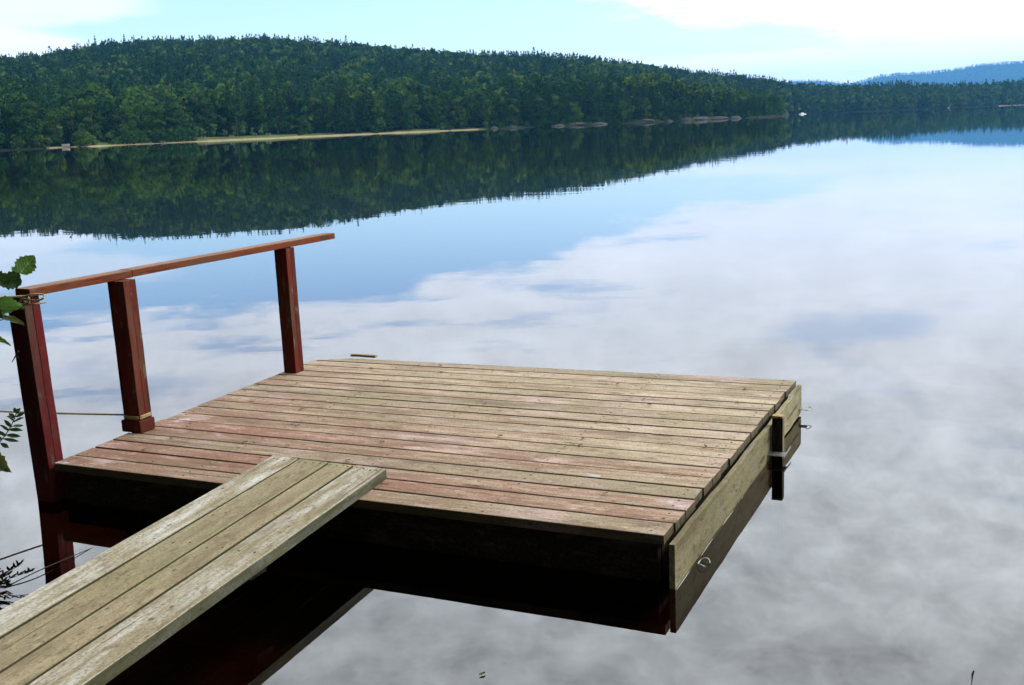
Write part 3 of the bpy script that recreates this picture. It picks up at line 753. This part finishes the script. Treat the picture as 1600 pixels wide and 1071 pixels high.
def boat(name, x, off, L, hull_mat, label, cabin):
    root = empty(name); a = col_az(x); D = float(tab(x, SHORE)) + off if isinstance(off, (int, float)) else off
    root.location = (D * math.sin(a), D * math.cos(a), 0); root.rotation_euler = (0, 0, -a + .2)
    mb = MB(); st = 9; rings = []
    for i in range(st):
        t = i / (st - 1) * 2 - 1; wd = (1 - max(t, 0) ** 2.2 * .95) * L * .17 * (1 - max(-t, 0) ** 3 * .2); sh = .12 * t * t
        rings.append([(t * L / 2, -wd, .55 + sh), (t * L / 2, -wd * .75, -.1), (t * L / 2, 0, -.22 + sh), (t * L / 2, wd * .75, -.1), (t * L / 2, wd, .55 + sh)])
    vs = [p for r in rings for p in r]; fs = []
    for i in range(st - 1):
        for j in range(4): fs.append((i * 5 + j, (i + 1) * 5 + j, (i + 1) * 5 + j + 1, i * 5 + j + 1))
        fs.append((i * 5 + 4, (i + 1) * 5 + 4, (i + 1) * 5, i * 5))
    fs.append((0, 1, 2, 3, 4)); mb.add(vs, fs); mb.build('hull', hull_mat, root)
    if cabin:
        c = MB(); c.bar((-L * .22, 0, .95), (L * .16, 0, .95), L * .24, .8, (0, 1, 0)); co = c.build('cabin', M['whitepaint'], root)
        g_ = MB(); g_.bar((L * .162, 0, 1.0), (L * .172, 0, 1.0), L * .2, .35, (0, 1, 0)); g_.build('windscreen', M['darkglass'], co)
    else:
        c = MB(); c.bar((0, -L * .14, .48), (0, L * .14, .48), .3, .06, (1, 0, 0)); c.bar((-L * .25, -L * .13, .48), (-L * .25, L * .13, .48), .3, .06, (1, 0, 0)); c.build('seat', hull_mat, root)
    tag(root, label, 'boat'); return root
boat('motor_boat', 1254, -14, 6, M['whitepaint'], 'white motor boat moored by the far shore right of the point', True)
boat('rowing_boat', 1236, 60, 6, M['redpaint'], 'red boat drawn up behind the tip of the point', False).location.z = .2
bt = boat('beached_boat', 102, 2, 2.4, M['greywood'], 'small pale boat lying on the grass at the left end of the beach', False); bt.location = place_ground(102, 4)[0] + Vector((0, 0, .3))

def cabin(x, back, wd, label, name='cottage'):
    P_, D = place_ground(x, back); root = empty(name, P_, -col_az(x))
    mb = MB(); mb.bar((-wd / 2, 0, 1.5), (wd / 2, 0, 1.5), 5, 3, (0, 1, 0)); mb.build('wall', M['whitepaint'], root)
    r = MB(); r.add([(-wd / 2 - .4, -2.9, 2.9), (wd / 2 + .4, -2.9, 2.9), (wd / 2 + .4, 0, 4.6), (-wd / 2 - .4, 0, 4.6), (wd / 2 + .4, 2.9, 2.9), (-wd / 2 - .4, 2.9, 2.9)], [(0, 1, 2, 3), (3, 2, 4, 5), (0, 3, 5), (1, 4, 2), (0, 5, 4, 1)]); r.build('roof', M['roofing'], root)
    for q in (-wd * .25, wd * .25):
        w_ = MB(); w_.bar((q - .5, -2.54, 1.7), (q + .5, -2.54, 1.7), .06, 1.1, (0, 1, 0)); w_.build('window', M['darkglass'], root)
    tag(root, label, 'cottage')
cabin(1236, 25, 7, 'white cottage among the trees just right of the point')
cabin(1482, 8, 3.2, 'tiny white cottage at the water on the far shore')
# picnic tables on the beach grass
def picnic(x, back, first):
    P_, D = place_ground(x, back); root = empty('picnic_table', P_, rr_.uniform(-.5, .5))
    t = MB(); t.bar((-.9, 0, .74), (.9, 0, .74), .75, .05, (0, 1, 0)); t.build('tabletop', M['greywood'], root)
    for s_ in (-1, 1):
        b_ = MB(); b_.bar((-.9, .65 * s_, .45), (.9, .65 * s_, .45), .26, .05, (0, 1, 0)); b_.build('bench', M['greywood'], root)
        l = MB(); l.bar((.6 * s_, -.6, 0), (.6 * s_, .1, .71), .08, .08, (1, 0, 0)); l.bar((.72 * s_, .6, 0), (.72 * s_, -.1, .71), .08, .08, (1, 0, 0)); l.build('leg', M['greywood'], root)
    tag(root, 'small pale picnic table on the grass behind the far beach', 'picnic table', 'picnic tables on the beach grass')
for x, b_ in ((318, 27), (362, 24), (398, 28), (419, 25)): picnic(x, b_, 0)

# ------------------------------------------------------------------ the floating dock
ZD = .19
A = Vector((-2.135, 4.975, ZD)); B = Vector((.508, 3.751, ZD)); C_ = Vector((1.558, 6.028, ZD)); D_ = Vector((-1.241, 7.235, ZD))
EN = (B - A).normalized(); ES = (C_ - B).normalized(); OUT_R = Vector((ES.y, -ES.x, 0)); OUT_N = Vector((EN.y, -EN.x, 0)); OUT_L = -OUT_R
dock = empty('floating_dock', (0, 0, 0))
tag(dock, 'square wooden floating dock with worn planks and a red railing on one side', 'dock')
mb = MB(); NB = 18; gr = random.Random(4)
cuts = [0]
for i in range(NB): cuts.append(cuts[-1] + 1 + gr.uniform(-.025, .025))
cuts = [c / cuts[-1] for c in cuts]
for i in range(NB):
    t0, t1 = cuts[i], cuts[i + 1]; gap = .0056 if i not in (2, 9, 13) else .0075
    a0 = A.lerp(D_, t0); a1 = A.lerp(D_, t1); b0 = B.lerp(C_, t0); b1 = B.lerp(C_, t1)
    up = (a1 - a0).normalized() * gap
    nrag = .005
    if i == NB - 1: a0 = a0 + EN * .02; a1 = a1 + EN * .22 - ES * .02
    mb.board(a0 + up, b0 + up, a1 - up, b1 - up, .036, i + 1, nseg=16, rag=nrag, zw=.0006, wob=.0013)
def nails(mb_, p, side, ax, z, seed):
    R = random.Random(seed)
    for q in p:
        c = Vector(q) + side * R.uniform(-.006, .006) + ax * R.uniform(-.008, .008); rr0 = R.uniform(.0038, .0052)
        vs = [(c.x + math.cos(k * math.pi / 4) * rr0, c.y + math.sin(k * math.pi / 4) * rr0, z + .0012) for k in range(8)] + [(c.x + math.cos(k * math.pi / 4) * rr0 * 1.1, c.y + math.sin(k * math.pi / 4) * rr0 * 1.1, z - .003) for k in range(8)]
        mb_.add(vs, [tuple(range(8))] + [(k, k + 8, (k + 1) % 8 + 8, (k + 1) % 8) for k in range(8)], None, 1)
for i in range(NB):
    for k in (.018, .25, .5, .75, .982):
        pts = []
        for f_ in (.28, .74):
            t = cuts[i] + (cuts[i + 1] - cuts[i]) * f_
            pts.append(A.lerp(D_, t).lerp(B.lerp(C_, t), k if not (i == NB - 1 and k < .1) else .1))
        nails(mb, pts, EN, ES, ZD, i * 9 + int(k * 50))
mb.build('deck', [M['deck'], M['nail']], dock)
# frame under the deck, its shade put into a near-black colour
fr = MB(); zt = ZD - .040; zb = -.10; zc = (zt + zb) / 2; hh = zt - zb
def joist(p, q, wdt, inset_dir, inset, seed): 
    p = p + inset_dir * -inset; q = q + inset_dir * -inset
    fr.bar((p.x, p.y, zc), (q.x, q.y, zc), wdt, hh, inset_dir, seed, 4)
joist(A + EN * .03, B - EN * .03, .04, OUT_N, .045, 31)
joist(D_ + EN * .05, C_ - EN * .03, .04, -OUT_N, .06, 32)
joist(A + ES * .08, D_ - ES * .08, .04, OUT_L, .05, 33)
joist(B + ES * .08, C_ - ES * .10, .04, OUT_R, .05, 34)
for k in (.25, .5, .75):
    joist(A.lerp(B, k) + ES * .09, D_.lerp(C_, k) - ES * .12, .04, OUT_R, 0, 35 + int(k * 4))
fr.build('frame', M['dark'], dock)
# flotation drums in the dark below
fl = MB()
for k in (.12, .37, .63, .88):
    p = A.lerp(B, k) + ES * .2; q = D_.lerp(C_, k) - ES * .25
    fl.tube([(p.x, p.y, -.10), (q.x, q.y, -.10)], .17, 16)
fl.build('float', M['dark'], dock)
# outer board on the right side, slightly proud and a little below the deck
sb = MB()
s0 = B + OUT_R * .022 - ES * .012; s1 = C_ + OUT_R * .016 - ES * .02
def vboard(mb_, p, q, z0a, z1a, z0b, z1b, th, seed, outv, nseg=14):
    R = random.Random(seed); vs = []; cs = []; L = (q - p).length
    for i in range(nseg + 1):
        t = i / nseg; c = p.lerp(q, t) + outv * R.uniform(-.002, .002)
        zb_ = z0a + (z0b - z0a) * t; zt_ = z1a + (z1b - z1a) * t + math.sin(t * 9) * .002 + R.uniform(-.0015, .0015)
        for (o_, z_) in ((0, zb_), (th, zb_), (th, zt_), (0, zt_)):
            pp = c + outv * o_; vs.append((pp.x, pp.y, z_)); cs.append((t * L, (z_ + o_), seed))
    fs = []
    for i in range(nseg):
        for j in range(4):
            j2 = (j + 1) % 4; fs.append((i * 4 + j, (i + 1) * 4 + j, (i + 1) * 4 + j2, i * 4 + j2))
    fs.append((0, 1, 2, 3)); fs.append(tuple(nseg * 4 + j for j in (3, 2, 1, 0)))
    mb_.add(vs, fs, cs)
mid = s0.lerp(s1, .66)
vboard(sb, s0, mid - ES * .003, -.006, ZD - .024, -.010, ZD - .030, .022, 61, OUT_R)
vboard(sb, mid + ES * .003, s1, .004, ZD - .030, .012, ZD - .022, .022, 62, OUT_R, 8)
sb.build('side_board', M['side'], dock, bevel=.002)
# white line standing in for the bright waterline reflection, plus a cable loop
cw = MB()
pts = []
for i in range(25):
    t = i / 24 * .42; p = s0.lerp(s1, t) + OUT_R * (.026 + .0008 * math.sin(i)); pts.append((p.x, p.y, -.001 + .0012 * math.sin(i * .8)))
cw.tube(pts, .0013, 6)
lp = s0.lerp(s1, .10) + OUT_R * .06
cw.tube([(lp.x + math.cos(t) * .022 * (1 + .2 * math.sin(2 * t)), lp.y + math.sin(t) * .04, .008 + .006 * math.sin(t * 2)) for t in np.linspace(0, 4.6, 18)], .0022, 6)
cw.build('glint_and_loop', M['glint_wire'], dock)
# short upright guide post on the right side with its metal plates
pc = mid + OUT_R * .055 + ES * .02
gp = MB(); gp.bar((pc.x, pc.y, -.5), (pc.x, pc.y, .202), .050, .042, EN, 71, 4)
gpo = gp.build('guide_post', M['dark'], dock, bevel=.002)  # shade on its near face is painted by the black body
gt = MB(); gt.bar((pc.x, pc.y, .202), (pc.x, pc.y, .212), .051, .043, EN, 72, 1); gt.build('post_top', M['yellowwood'], gpo)
gs = MB(); q_ = pc + EN * .0255; 
gs.bar((q_.x, q_.y, -.05), (q_.x, q_.y, .201), .003, .040, EN, 73, 2); gs.build('lit_edge', M['side'], gpo)  # pale strip paints the light on the post's right side
pl_ = MB(); p_ = pc - ES * .06 + OUT_R * .0
pl_.bar((p_.x - OUT_R.x * .05, p_.y - OUT_R.y * .05, .035), (p_.x + OUT_R.x * .05, p_.y + OUT_R.y * .05, .035), .07, .003, ES, 0, 1)
pl_.bar((p_.x + OUT_R.x * .05 - ES.x * .05, p_.y + OUT_R.y * .05 - ES.y * .05, .035), (p_.x + OUT_R.x * .05 + ES.x * .12, p_.y + OUT_R.y * .05 + ES.y * .12, .042), .003, .008, OUT_R, 0, 1)
pl_.build('bracket', M['metal'], dock)
fc = C_ + OUT_R * .02 - ES * .08
bk = MB(); bk.bar((fc.x, fc.y, .05), (fc.x + OUT_R.x * .06, fc.y + OUT_R.y * .06, .05), .05, .003, ES, 0, 1)
bk.tube([(fc.x + OUT_R.x * (.06 + .02 * math.sin(t)) + ES.x * .04 * math.cos(t), fc.y + OUT_R.y * (.06 + .02 * math.sin(t)) + ES.y * .04 * math.cos(t), .052) for t in np.linspace(0, 3.14, 12)], .002, 6)
bk.build('bracket', M['metal'], dock)
# loose lath lying on the far edge
ll = MB(); ll.board(Vector((-1.055, 7.155, ZD + .018)), Vector((-.885, 7.085, ZD + .018)), Vector((-1.045, 7.185, ZD + .018)), Vector((-.875, 7.115, ZD + .018)), .015, 88, nseg=5)
lath = ll.build('wood_scrap', M['yellowwood']); tag(lath, 'short yellow wood scrap lying on the far edge of the dock', 'wood scrap')

# railing: three posts of doubled timber and a flat handrail
def post(base_c, top_c, wn, wd_, mt, seed, extra=None):
    """wn = width along the near direction, wd_ = depth along the side; doubled timber with a seam"""
    b0 = Vector(base_c); t0 = Vector(top_c); p = MB()
    h = wd_ / 2
    for s_, sdd in ((-1, 0), (1, 1)):
        off = ES * (s_ * (h / 2 + .0012))
        p.bar(b0 + off, t0 + off, wn * (1.0 if s_ < 0 else .94), h - .001, EN, seed + sdd, 7, .0008)
    return p.build('post', mt, dock, bevel=.003)
RT_Z = .958
P1 = Vector((-2.183, 5.035, 0)); P2 = Vector((-1.906, 5.511, 0)); P3 = Vector((-1.352, 6.775, 0))
post((P1.x + .006, P1.y, -.06), (P1.x - .035, P1.y + .03, RT_Z), .105, .092, M['crimson'], 41)
p2 = post((P2.x, P2.y, ZD), (P2.x - .012, P2.y, RT_Z), .104, .088, M['redpost'], 43)
post((P3.x, P3.y, ZD), (P3.x - .004, P3.y, RT_Z), .088, .088, M['redpost'], 45)
bb = MB(); bb.bar((P2.x - .004, P2.y, ZD + .001), (P2.x - .004, P2.y, ZD + .062),  .124, .106, EN, 47, 1, 0); bb.build('post_foot', M['redpost'], p2, bevel=.004)
rl = MB(); rt_ = MB()
zc_ = RT_Z + .0185
d13 = (P3 - P1); d13.z = 0; d13.normalize(); 
r0 = Vector((-2.205, 5.035, zc_)); r1 = Vector((-1.150, 7.225, zc_)); rm = r0.lerp(r1, .262)
dr = (r1 - r0).normalized(); rs = Vector((dr.y, -dr.x, 0))
rl.bar(r0, rm - dr * .002, .092, .034, rs, 51, 6, .0006); rl.bar(rm + dr * .002 + Vector((0, 0, .002)), r1 + Vector((0, 0, .002)), .090, .034, rs, 52, 10, .0006)
rlo = rl.build('handrail', M['rail'], dock, bevel=.003)
rt_.bar(r0 + Vector((0, 0, .0185)), rm + Vector((0, 0, .0185)), .084, .002, rs, 53, 3); rt_.bar(rm + Vector((0, 0, .0205)) + dr * .003, r1 - dr * .002 + Vector((0, 0, .0205)), .082, .002, rs, 54, 3)
rt_.build('lit_top', M['railtop'], rlo)  # thin sheet carries the painted light along the rail top

# ------------------------------------------------------------------ gangway
gd = Vector((.34348, .93901, .0168)).normalized()
L0 = Vector((-1.085, 4.794, ZD + .047)); R0 = Vector((-.552, 4.535, ZD + .047)); wv_ = (R0 - L0)
gw = empty('gangway', (0, 0, 0)); tag(gw, 'narrow gangway of four weathered planks resting on the dock', 'gangway')
seams = [0, .245, .52, .735, 1.0]; LEN = 4.2
mb = MB()
for i in range(4):
    e = gr.uniform(-.006, .006); g0 = .0058
    q0 = L0 + wv_ * seams[i] + gd * e; q1 = L0 + wv_ * seams[i + 1] + gd * e
    wn = wv_.normalized() * g0 * (0 if i == 0 else 1); wn2 = wv_.normalized() * g0 * (0 if i == 3 else 1)
    n0 = q0 - gd * LEN; n1 = q1 - gd * LEN
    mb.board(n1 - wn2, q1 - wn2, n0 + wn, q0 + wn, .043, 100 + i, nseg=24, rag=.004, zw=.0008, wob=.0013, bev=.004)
for i in range(4):
    for t in (.03, .95, 2.3, 3.6):
        c = [L0 + wv_ * (seams[i] + (seams[i + 1] - seams[i]) * f_) - gd * (t + gr.uniform(-.012, .012)) for f_ in ((.2, .4, .62, .82) if t < .1 else (.3, .72))]
        nails(mb, c, wv_.normalized(), gd, c[0].z + .0006, i * 7 + int(t * 9))
mb.build('plank', [M['gang'], M['nail']], gw)
cb_ = MB()
for t in (.95, 2.3, 3.6):
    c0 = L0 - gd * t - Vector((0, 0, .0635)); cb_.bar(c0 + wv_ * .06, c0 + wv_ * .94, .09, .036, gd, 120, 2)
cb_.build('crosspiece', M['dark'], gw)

# ------------------------------------------------------------------ ropes
def catmull(pts, n=8):
    pts = [Vector(p) for p in pts]; P_ = [pts[0]] + pts + [pts[-1]]; out_ = []
    for i in range(1, len(P_) - 2):
        for k in range(n):
            t = k / n; a_, b_, c_, d2 = P_[i - 1], P_[i], P_[i + 1], P_[i + 2]
            out_.append(.5 * ((2 * b_) + (c_ - a_) * t + (2 * a_ - 5 * b_ + 4 * c_ - d2) * t * t + (3 * b_ - a_ - 3 * c_ + d2) * t ** 3))
    return out_ + [pts[-1]]
def at(x, y, Dd):
    """point Dd metres forward of the camera on that sight line (used only to measure positions)"""
    d = RT * (x - 800) + UP * (535.5 - y) + _f * F_PX
    return Vector((0, 0, CAM_Z)) + d * (Dd / F_PX)
mr = MB()
zr = ZD + .072
ctr = Vector((P2.x - .005, P2.y, zr)); hw, hd = .056, .048
loop = []
for k in range(33):
    t = k / 32 * 2 * math.pi * 1.6 - 2.2
    c_, s_ = math.cos(t), math.sin(t); k_ = 1 / max(abs(c_), abs(s_)) ** .85
    loop.append(ctr + EN * (c_ * k_ * hw) + ES * (s_ * k_ * hd) + Vector((0, 0, k / 32 * .014)))
mr.tube(loop, .0055, 8)
st_ = ctr - EN * .056 + Vector((0, 0, .004))
end = at(-420, 606, 5.0)
mr.tube([st_.lerp(end, t) - Vector((0, 0, .03 * math.sin(math.pi * t))) for t in [i / 30 for i in range(31)]], .0048, 8)
tag(mr.build('mooring_rope', M['rope'], smooth=True), 'thin yellow rope tied round the foot of the middle post and running off left', 'rope')
tr_ = MB()
ph = Vector((-2.165, 5.01, RT_Z + .0))
knot = ph + EN * .015 - ES * .045
tr_.tube(catmull([(-3.4, 4.45, RT_Z + .09), (-2.7, 4.72, RT_Z + .045), ph - EN * .03 - ES * .05 + Vector((0, 0, .012)), knot + Vector((0, 0, .012)), knot + EN * .05 + Vector((0, 0, .022)), knot + EN * .10 + ES * .02 + Vector((0, 0, .020)), knot + EN * .115 + Vector((0, 0, .006)), knot + EN * .07 + Vector((0, 0, -.004)), knot, knot - EN * .03 + Vector((0, 0, -.012)), knot - EN * .055 + Vector((0, 0, -.05))], 7), .0042, 7)
tr_.tube(catmull([knot - EN * .02 + Vector((0, 0, -.008)), knot + EN * .005 + Vector((0, 0, .014)), knot + EN * .03 + Vector((0, 0, .006)), knot + EN * .025 + Vector((0, 0, -.016)), knot + Vector((0, 0, -.014))], 6), .0045, 7)
tr_.tube(catmull([knot - EN * .045 + Vector((0, -.002, -.020)), knot + Vector((0, -.004, -.024)), knot + EN * .06 + Vector((0, -.004, -.020)), knot + EN * .085 + ES * .04 + Vector((0, 0, -.018))], 6), .004, 7)
tag(tr_.build('tied_rope', M['rope'], smooth=True), 'yellow rope tied in a bow over the near end of the handrail', 'rope')

# ------------------------------------------------------------------ foliage close to the camera side
def leaf_mat(name, c1, c2, vein, trans=.35):
    m_, T, b, out = mat(name)
    at = T.n.new('ShaderNodeAttribute'); at.attribute_name = 'board'
    s_ = T.n.new('ShaderNodeSeparateXYZ'); T.l.new(at.outputs['Vector'], s_.inputs[0])
    n = T.noise(at.outputs['Vector'], 14, 4, .6)
    c = T.mix(T.smooth(n, .35, .7), c1, c2)
    av = T.math('ABSOLUTE', s_.outputs[1])
    mid_ = T.smooth(av, .05, .015)
    sv = T.math('ABSOLUTE', T.math('SINE', T.math('MULTIPLY', T.math('SUBTRACT', s_.outputs[0], T.math('MULTIPLY', av, .8)), 22.0)))
    c = T.mix(T.math('MAXIMUM', T.math('MULTIPLY', mid_, .7), T.smooth(sv, .16, .02, 0, .45)), c, vein)
    T.l.new(c, b.inputs['Base Color']); b.inputs['Roughness'].default_value = .5; b.inputs['Specular IOR Level'].default_value = .35
    tl = T.n.new('ShaderNodeBsdfTranslucent'); T.l.new(c, tl.inputs['Color'])
    mx = T.n.new('ShaderNodeMixShader'); mx.inputs[0].default_value = trans
    T.l.new(b.outputs[0], mx.inputs[1]); T.l.new(tl.outputs[0], mx.inputs[2]); T.l.new(mx.outputs[0], out.inputs['Surface'])
    bump(T, b, sv, .0008)
    return m_
M['leaf'] = leaf_mat('green_leaf', (.05, .12, .02), (.10, .20, .035), (.16, .26, .07), .5)
M['leafdark'] = leaf_mat('dark_leaf', (.022, .055, .014), (.045, .09, .022), (.07, .12, .03), .3)
M['leafolive'] = leaf_mat('olive_leaf', (.07, .085, .02), (.10, .11, .03), (.15, .15, .06))
def add_leaf(mb_, base, tip, wdt, facing, kind='round', curl=.15, seed=0, n=12):
    """leaf blade from base to tip, toothed outline, cupped along the midrib"""
    R = random.Random(seed); base, tip = Vector(base), Vector(tip); ax = tip - base; L = ax.length; ax.normalize()
    f_ = Vector(facing); sd_ = ax.cross(f_).normalized(); nn = sd_.cross(ax)
    vs = []; cs = []
    for i in range(n + 1):
        t = i / n
        if kind == 'round': wd_ = math.sin(math.pi * min(1, t * .93 + .07)) ** .75 * (1.15 - .5 * t)
        else: wd_ = math.sin(math.pi * min(1, t * .96 + .04)) ** .9
        tooth = (1 + (.10 if kind == 'round' else 0) * ((i % 2) * 2 - 1)) * (1 + R.uniform(-.05, .05))
        c = base + ax * (L * t) - nn * (curl * L * (t - .1) ** 2)
        for s_ in (-1, -.5, 0, .5, 1):
            wob = nn * (abs(s_) * wdt * .22 + math.sin(t * 14 + s_ * 3 + seed) * wdt * .04)
            vs.append(c + sd_ * (s_ * wd_ * (tooth if abs(s_) == 1 else 1) * wdt / 2) + wob); cs.append((t, s_ * wd_ * .5, seed))
    fs = []
    for i in range(n):
        for j in range(4): fs.append((i * 5 + j, i * 5 + j + 1, (i + 1) * 5 + j + 1, (i + 1) * 5 + j))
    mb_.add(vs, fs, cs)
TOCAM = Vector((.25, -1, .25))
# branch with big toothed leaves, upper left
DB = 2.6
br = empty('leafy_branch'); tag(br, 'branch with big toothed green leaves reaching in beside the handrail end', 'branch')
tw = MB(); tw.tube(catmull([at(-260, 470, DB - .15), at(-120, 450, DB - .05), at(-30, 440, DB), at(16, 437, DB), at(32, 424, DB)], 6), .0035, 7, 0, .4)
tw.tube(catmull([at(-60, 446, DB), at(-30, 470, DB), at(-8, 486, DB - .02)], 5), .0022, 6, 0, .6)
tw.tube(catmull([at(-40, 452, DB), at(-26, 500, DB), at(4, 500, DB - .03)], 5), .002, 6, 0, .6)
tw.build('stem', M['darktwig'], br)
for k, (a_, b_, wd_, fc_, mt_, sd2) in enumerate([
    (at(31, 428, DB), at(54, 400, DB + .02), .050, TOCAM, 'leaf', 1),
    (at(30, 430, DB), at(18, 416, DB + .03), .016, Vector((0, -.6, 1)), 'leaf', 2),
    (at(32, 434, DB), at(-8, 442, DB - .03), .046, TOCAM + Vector((0, 0, -.4)), 'leafdark', 3),
    (at(-14, 484, DB), at(36, 480, DB - .04), .056, TOCAM + Vector((0, 0, .5)), 'leaf', 4),
    (at(2, 497, DB - .02), at(38, 506, DB - .04), .024, Vector((0, -.3, 1)), 'leafolive', 5),
    (at(-30, 520, DB - .02), at(17, 538, DB - .03), .020, Vector((0, -.5, 1)), 'leaf', 6),
    (at(-10, 430, DB + .02), at(14, 446, DB + .01), .034, TOCAM + Vector((0, 0, .6)), 'leafdark', 8),
    (at(-30, 470, DB - .05), at(6, 498, DB - .05), .04, TOCAM, 'leafdark', 9),
    (at(-40, 440, DB), at(-14, 420, DB), .036, TOCAM, 'leaf', 7)]):
    l = MB(); add_leaf(l, a_, b_, wd_, fc_, 'round', .12, sd2); l.build('leaf', M[mt_], br, smooth=True)
# willow like twig, left middle
wt = empty('willow_twig'); tag(wt, 'twig with many small narrow leaves at the left edge under the rope', 'twig')
DW = 2.5
stp = catmull([at(-60, 760, DW), at(-24, 715, DW), at(2, 688, DW), at(16, 668, DW), at(24, 650, DW), at(27, 640, DW)], 5)
s_mb = MB(); s_mb.tube(stp, .0018, 6, 0, .5); s_mb.build('stem', M['reed'], wt)
lv = MB(); g_ = random.Random(9)
for (bx, by, tx, ty) in [(26, 645, 22, 637), (26, 646, 32, 638), (24, 655, 14, 646), (25, 652, 40, 644), (22, 660, 12, 650), (22, 660, 36, 652), (18, 668, 6, 656), (19, 667, 37, 665), (14, 674, 0, 664), (15, 672, 34, 672), (9, 681, -5, 673), (10, 680, 33, 682), (5, 686, 30, 690), (4, 688, -8, 680), (0, 692, 14, 700), (-4, 696, -14, 688)]:
    add_leaf(lv, at(bx, by, DW), at(tx, ty, DW + g_.uniform(-.04, .04)), g_.uniform(.008, .011), TOCAM + Vector((g_.uniform(-.5, .5), 0, g_.uniform(0, .8))), 'narrow', .1, g_.randint(0, 99), 7)
lv.build('foliage', M['leafdark'], wt, smooth=True)
ol = MB(); add_leaf(ol, at(-22, 706, DW), at(16, 738, DW - .02), .042, TOCAM, 'round', .15, 12); 
hs_ = empty('hanging_leaf'); o_ = ol.build('leaf', M['leafolive'], hs_, smooth=True)
st2 = MB(); st2.tube([at(-60, 690, DW), at(-35, 700, DW), at(-22, 706, DW)], .0014, 6); st2.build('stem', M['reed'], hs_)
tag(hs_, 'single olive leaf hanging at the left edge below the narrow leaved twig', 'leaf')
# small bare twig against the near post
bt_ = MB(); bt_.tube([at(29, 549, 3.0), at(24, 557, 3.0), at(19, 566, 3.0)], .0026, 6, 0, .5); bt_.tube([at(24, 557, 3.0), at(29, 560, 3.0)], .0015, 5)
tag(bt_.build('bare_twig', M['darktwig']), 'short bare dark twig beside the near post, below the big leaves', 'twig')
# dark leaf shapes added in place of branch reflections by the gangway
sh = empty('branch_reflection', (-1.93, 3.99, 0)); tag(sh, 'dark leaves added as branch reflections in the water left of the gangway', 'shrub')
stm = MB(); lf = MB(); g_ = random.Random(21); base_ = Vector((-.10, -.06, -.03))
for k in range(22):
    a = g_.uniform(-1.1, 1.45); L = g_.uniform(.08, .19)
    tip_ = base_ + Vector((math.sin(a) * L * .95 + .01, g_.uniform(-.12, .12), abs(math.cos(a)) * L * .8 + .02))
    pts_ = catmull([base_, base_.lerp(tip_, .5) + Vector((0, 0, .02)), tip_], 4); stm.tube(pts_, .0020, 5, 0, .4)
    for q in range(2, len(pts_)):
        for s_ in (-1, 1):
            d = Vector((s_ * g_.uniform(.3, 1), g_.uniform(-.5, .5), g_.uniform(.1, .8))).normalized() * g_.uniform(.014, .030)
            add_leaf(lf, pts_[q], pts_[q] + d + (tip_ - base_) * .06, g_.uniform(.007, .011), (0, -1, .5), 'narrow', .1, g_.randint(0, 99), 5)
stm.tube(catmull([base_ + Vector((.08, .05, .03)), Vector((.05, .10, .012)), Vector((.12, .25, .008)), Vector((.19, .42, -.004))], 6), .0028, 6, 0, .5)
stm.build('stem', M['darktwig'], sh); lf.build('foliage', M['darktwig'], sh)
# reed poking out at the lower right and drifting bits
rd = MB(); pr_ = at(1500, 1085, 3.2); P0 = Vector((1.262, 2.93, -.1)); rd.tube([P0, P0 + Vector((.004, .0, .10)), P0 + Vector((.006, .0, .155)), P0 + Vector((.010, .0, .168))], .0035, 7, 0, .7)
tag(rd.build('reed_stub', M['reed']), 'thin reed stub poking out of the water at the lower right', 'reed')
def flat_leaf(name, x, y, z, sz, rot, m_, label, group=None, cat='leaf'):
    o = MB(); add_leaf(o, (-sz / 2, 0, 0), (sz / 2, 0, 0), sz * .6, (0, 0, 1), 'round', -.1, int(x * 100) % 50, 6); ob = o.build(name, m_, smooth=True)
    ob.location = (x, y, z); ob.rotation_euler = (0, 0, rot); tag(ob, label, cat, group)
flat_leaf('floating_leaf', -.13, 3.15, .003, .022, .6, M['leafolive'], 'tiny pale leaf floating alone on the water at the bottom')
for i, (u, v) in enumerate([(.20, .93), (.22, .90), (.255, .935), (.17, .88), (.30, .95), (.33, .88), (.36, .86), (.52, .62), (.56, .60), (.80, .70), (.84, .72), (.78, .74), (.46, .30), (.10, .12), (.16, .06), (.24, .22), (.63, .40), (.88, .60), (.70, .86), (.93, .88)] + [(gr.uniform(.05, .97), gr.uniform(.05, .97)) for _ in range(34)]):
    p = A.lerp(B, u).lerp(D_.lerp(C_, u), v)
    flat_leaf('dead_leaf', p.x, p.y, ZD + .006, gr.uniform(.012, .028), gr.uniform(0, 6), M['deadleaf'], 'small brown dead leaf lying on the dock planks', 'dead leaves on the dock')

# ------------------------------------------------------------------ haze
hz = MB()
x0, x1, y0, y1, z0, z1 = -7800, 7800, -39, 12500, -4.2, 420
hz.add([(x0, y0, z0), (x1, y0, z0), (x1, y1, z0), (x0, y1, z0), (x0, y0, z1), (x1, y0, z1), (x1, y1, z1), (x0, y1, z1)], [(3, 2, 1, 0), (4, 5, 6, 7), (0, 1, 5, 4), (1, 2, 6, 5), (2, 3, 7, 6), (3, 0, 4, 7)])
hm = bpy.data.materials.new('haze_air'); hm.use_nodes = True; ht = hm.node_tree; ht.nodes.clear()
ho = ht.nodes.new('ShaderNodeOutputMaterial'); pv = ht.nodes.new('ShaderNodeVolumePrincipled')
pv.inputs['Color'].default_value = (.12, .42, .86, 1); pv.inputs['Density'].default_value = .000070; pv.inputs['Anisotropy'].default_value = .2
ht.links.new(pv.outputs[0], ho.inputs['Volume'])
tag(hz.build('haze', hm), 'thin bluish haze over the lake', 'haze', kind='stuff')
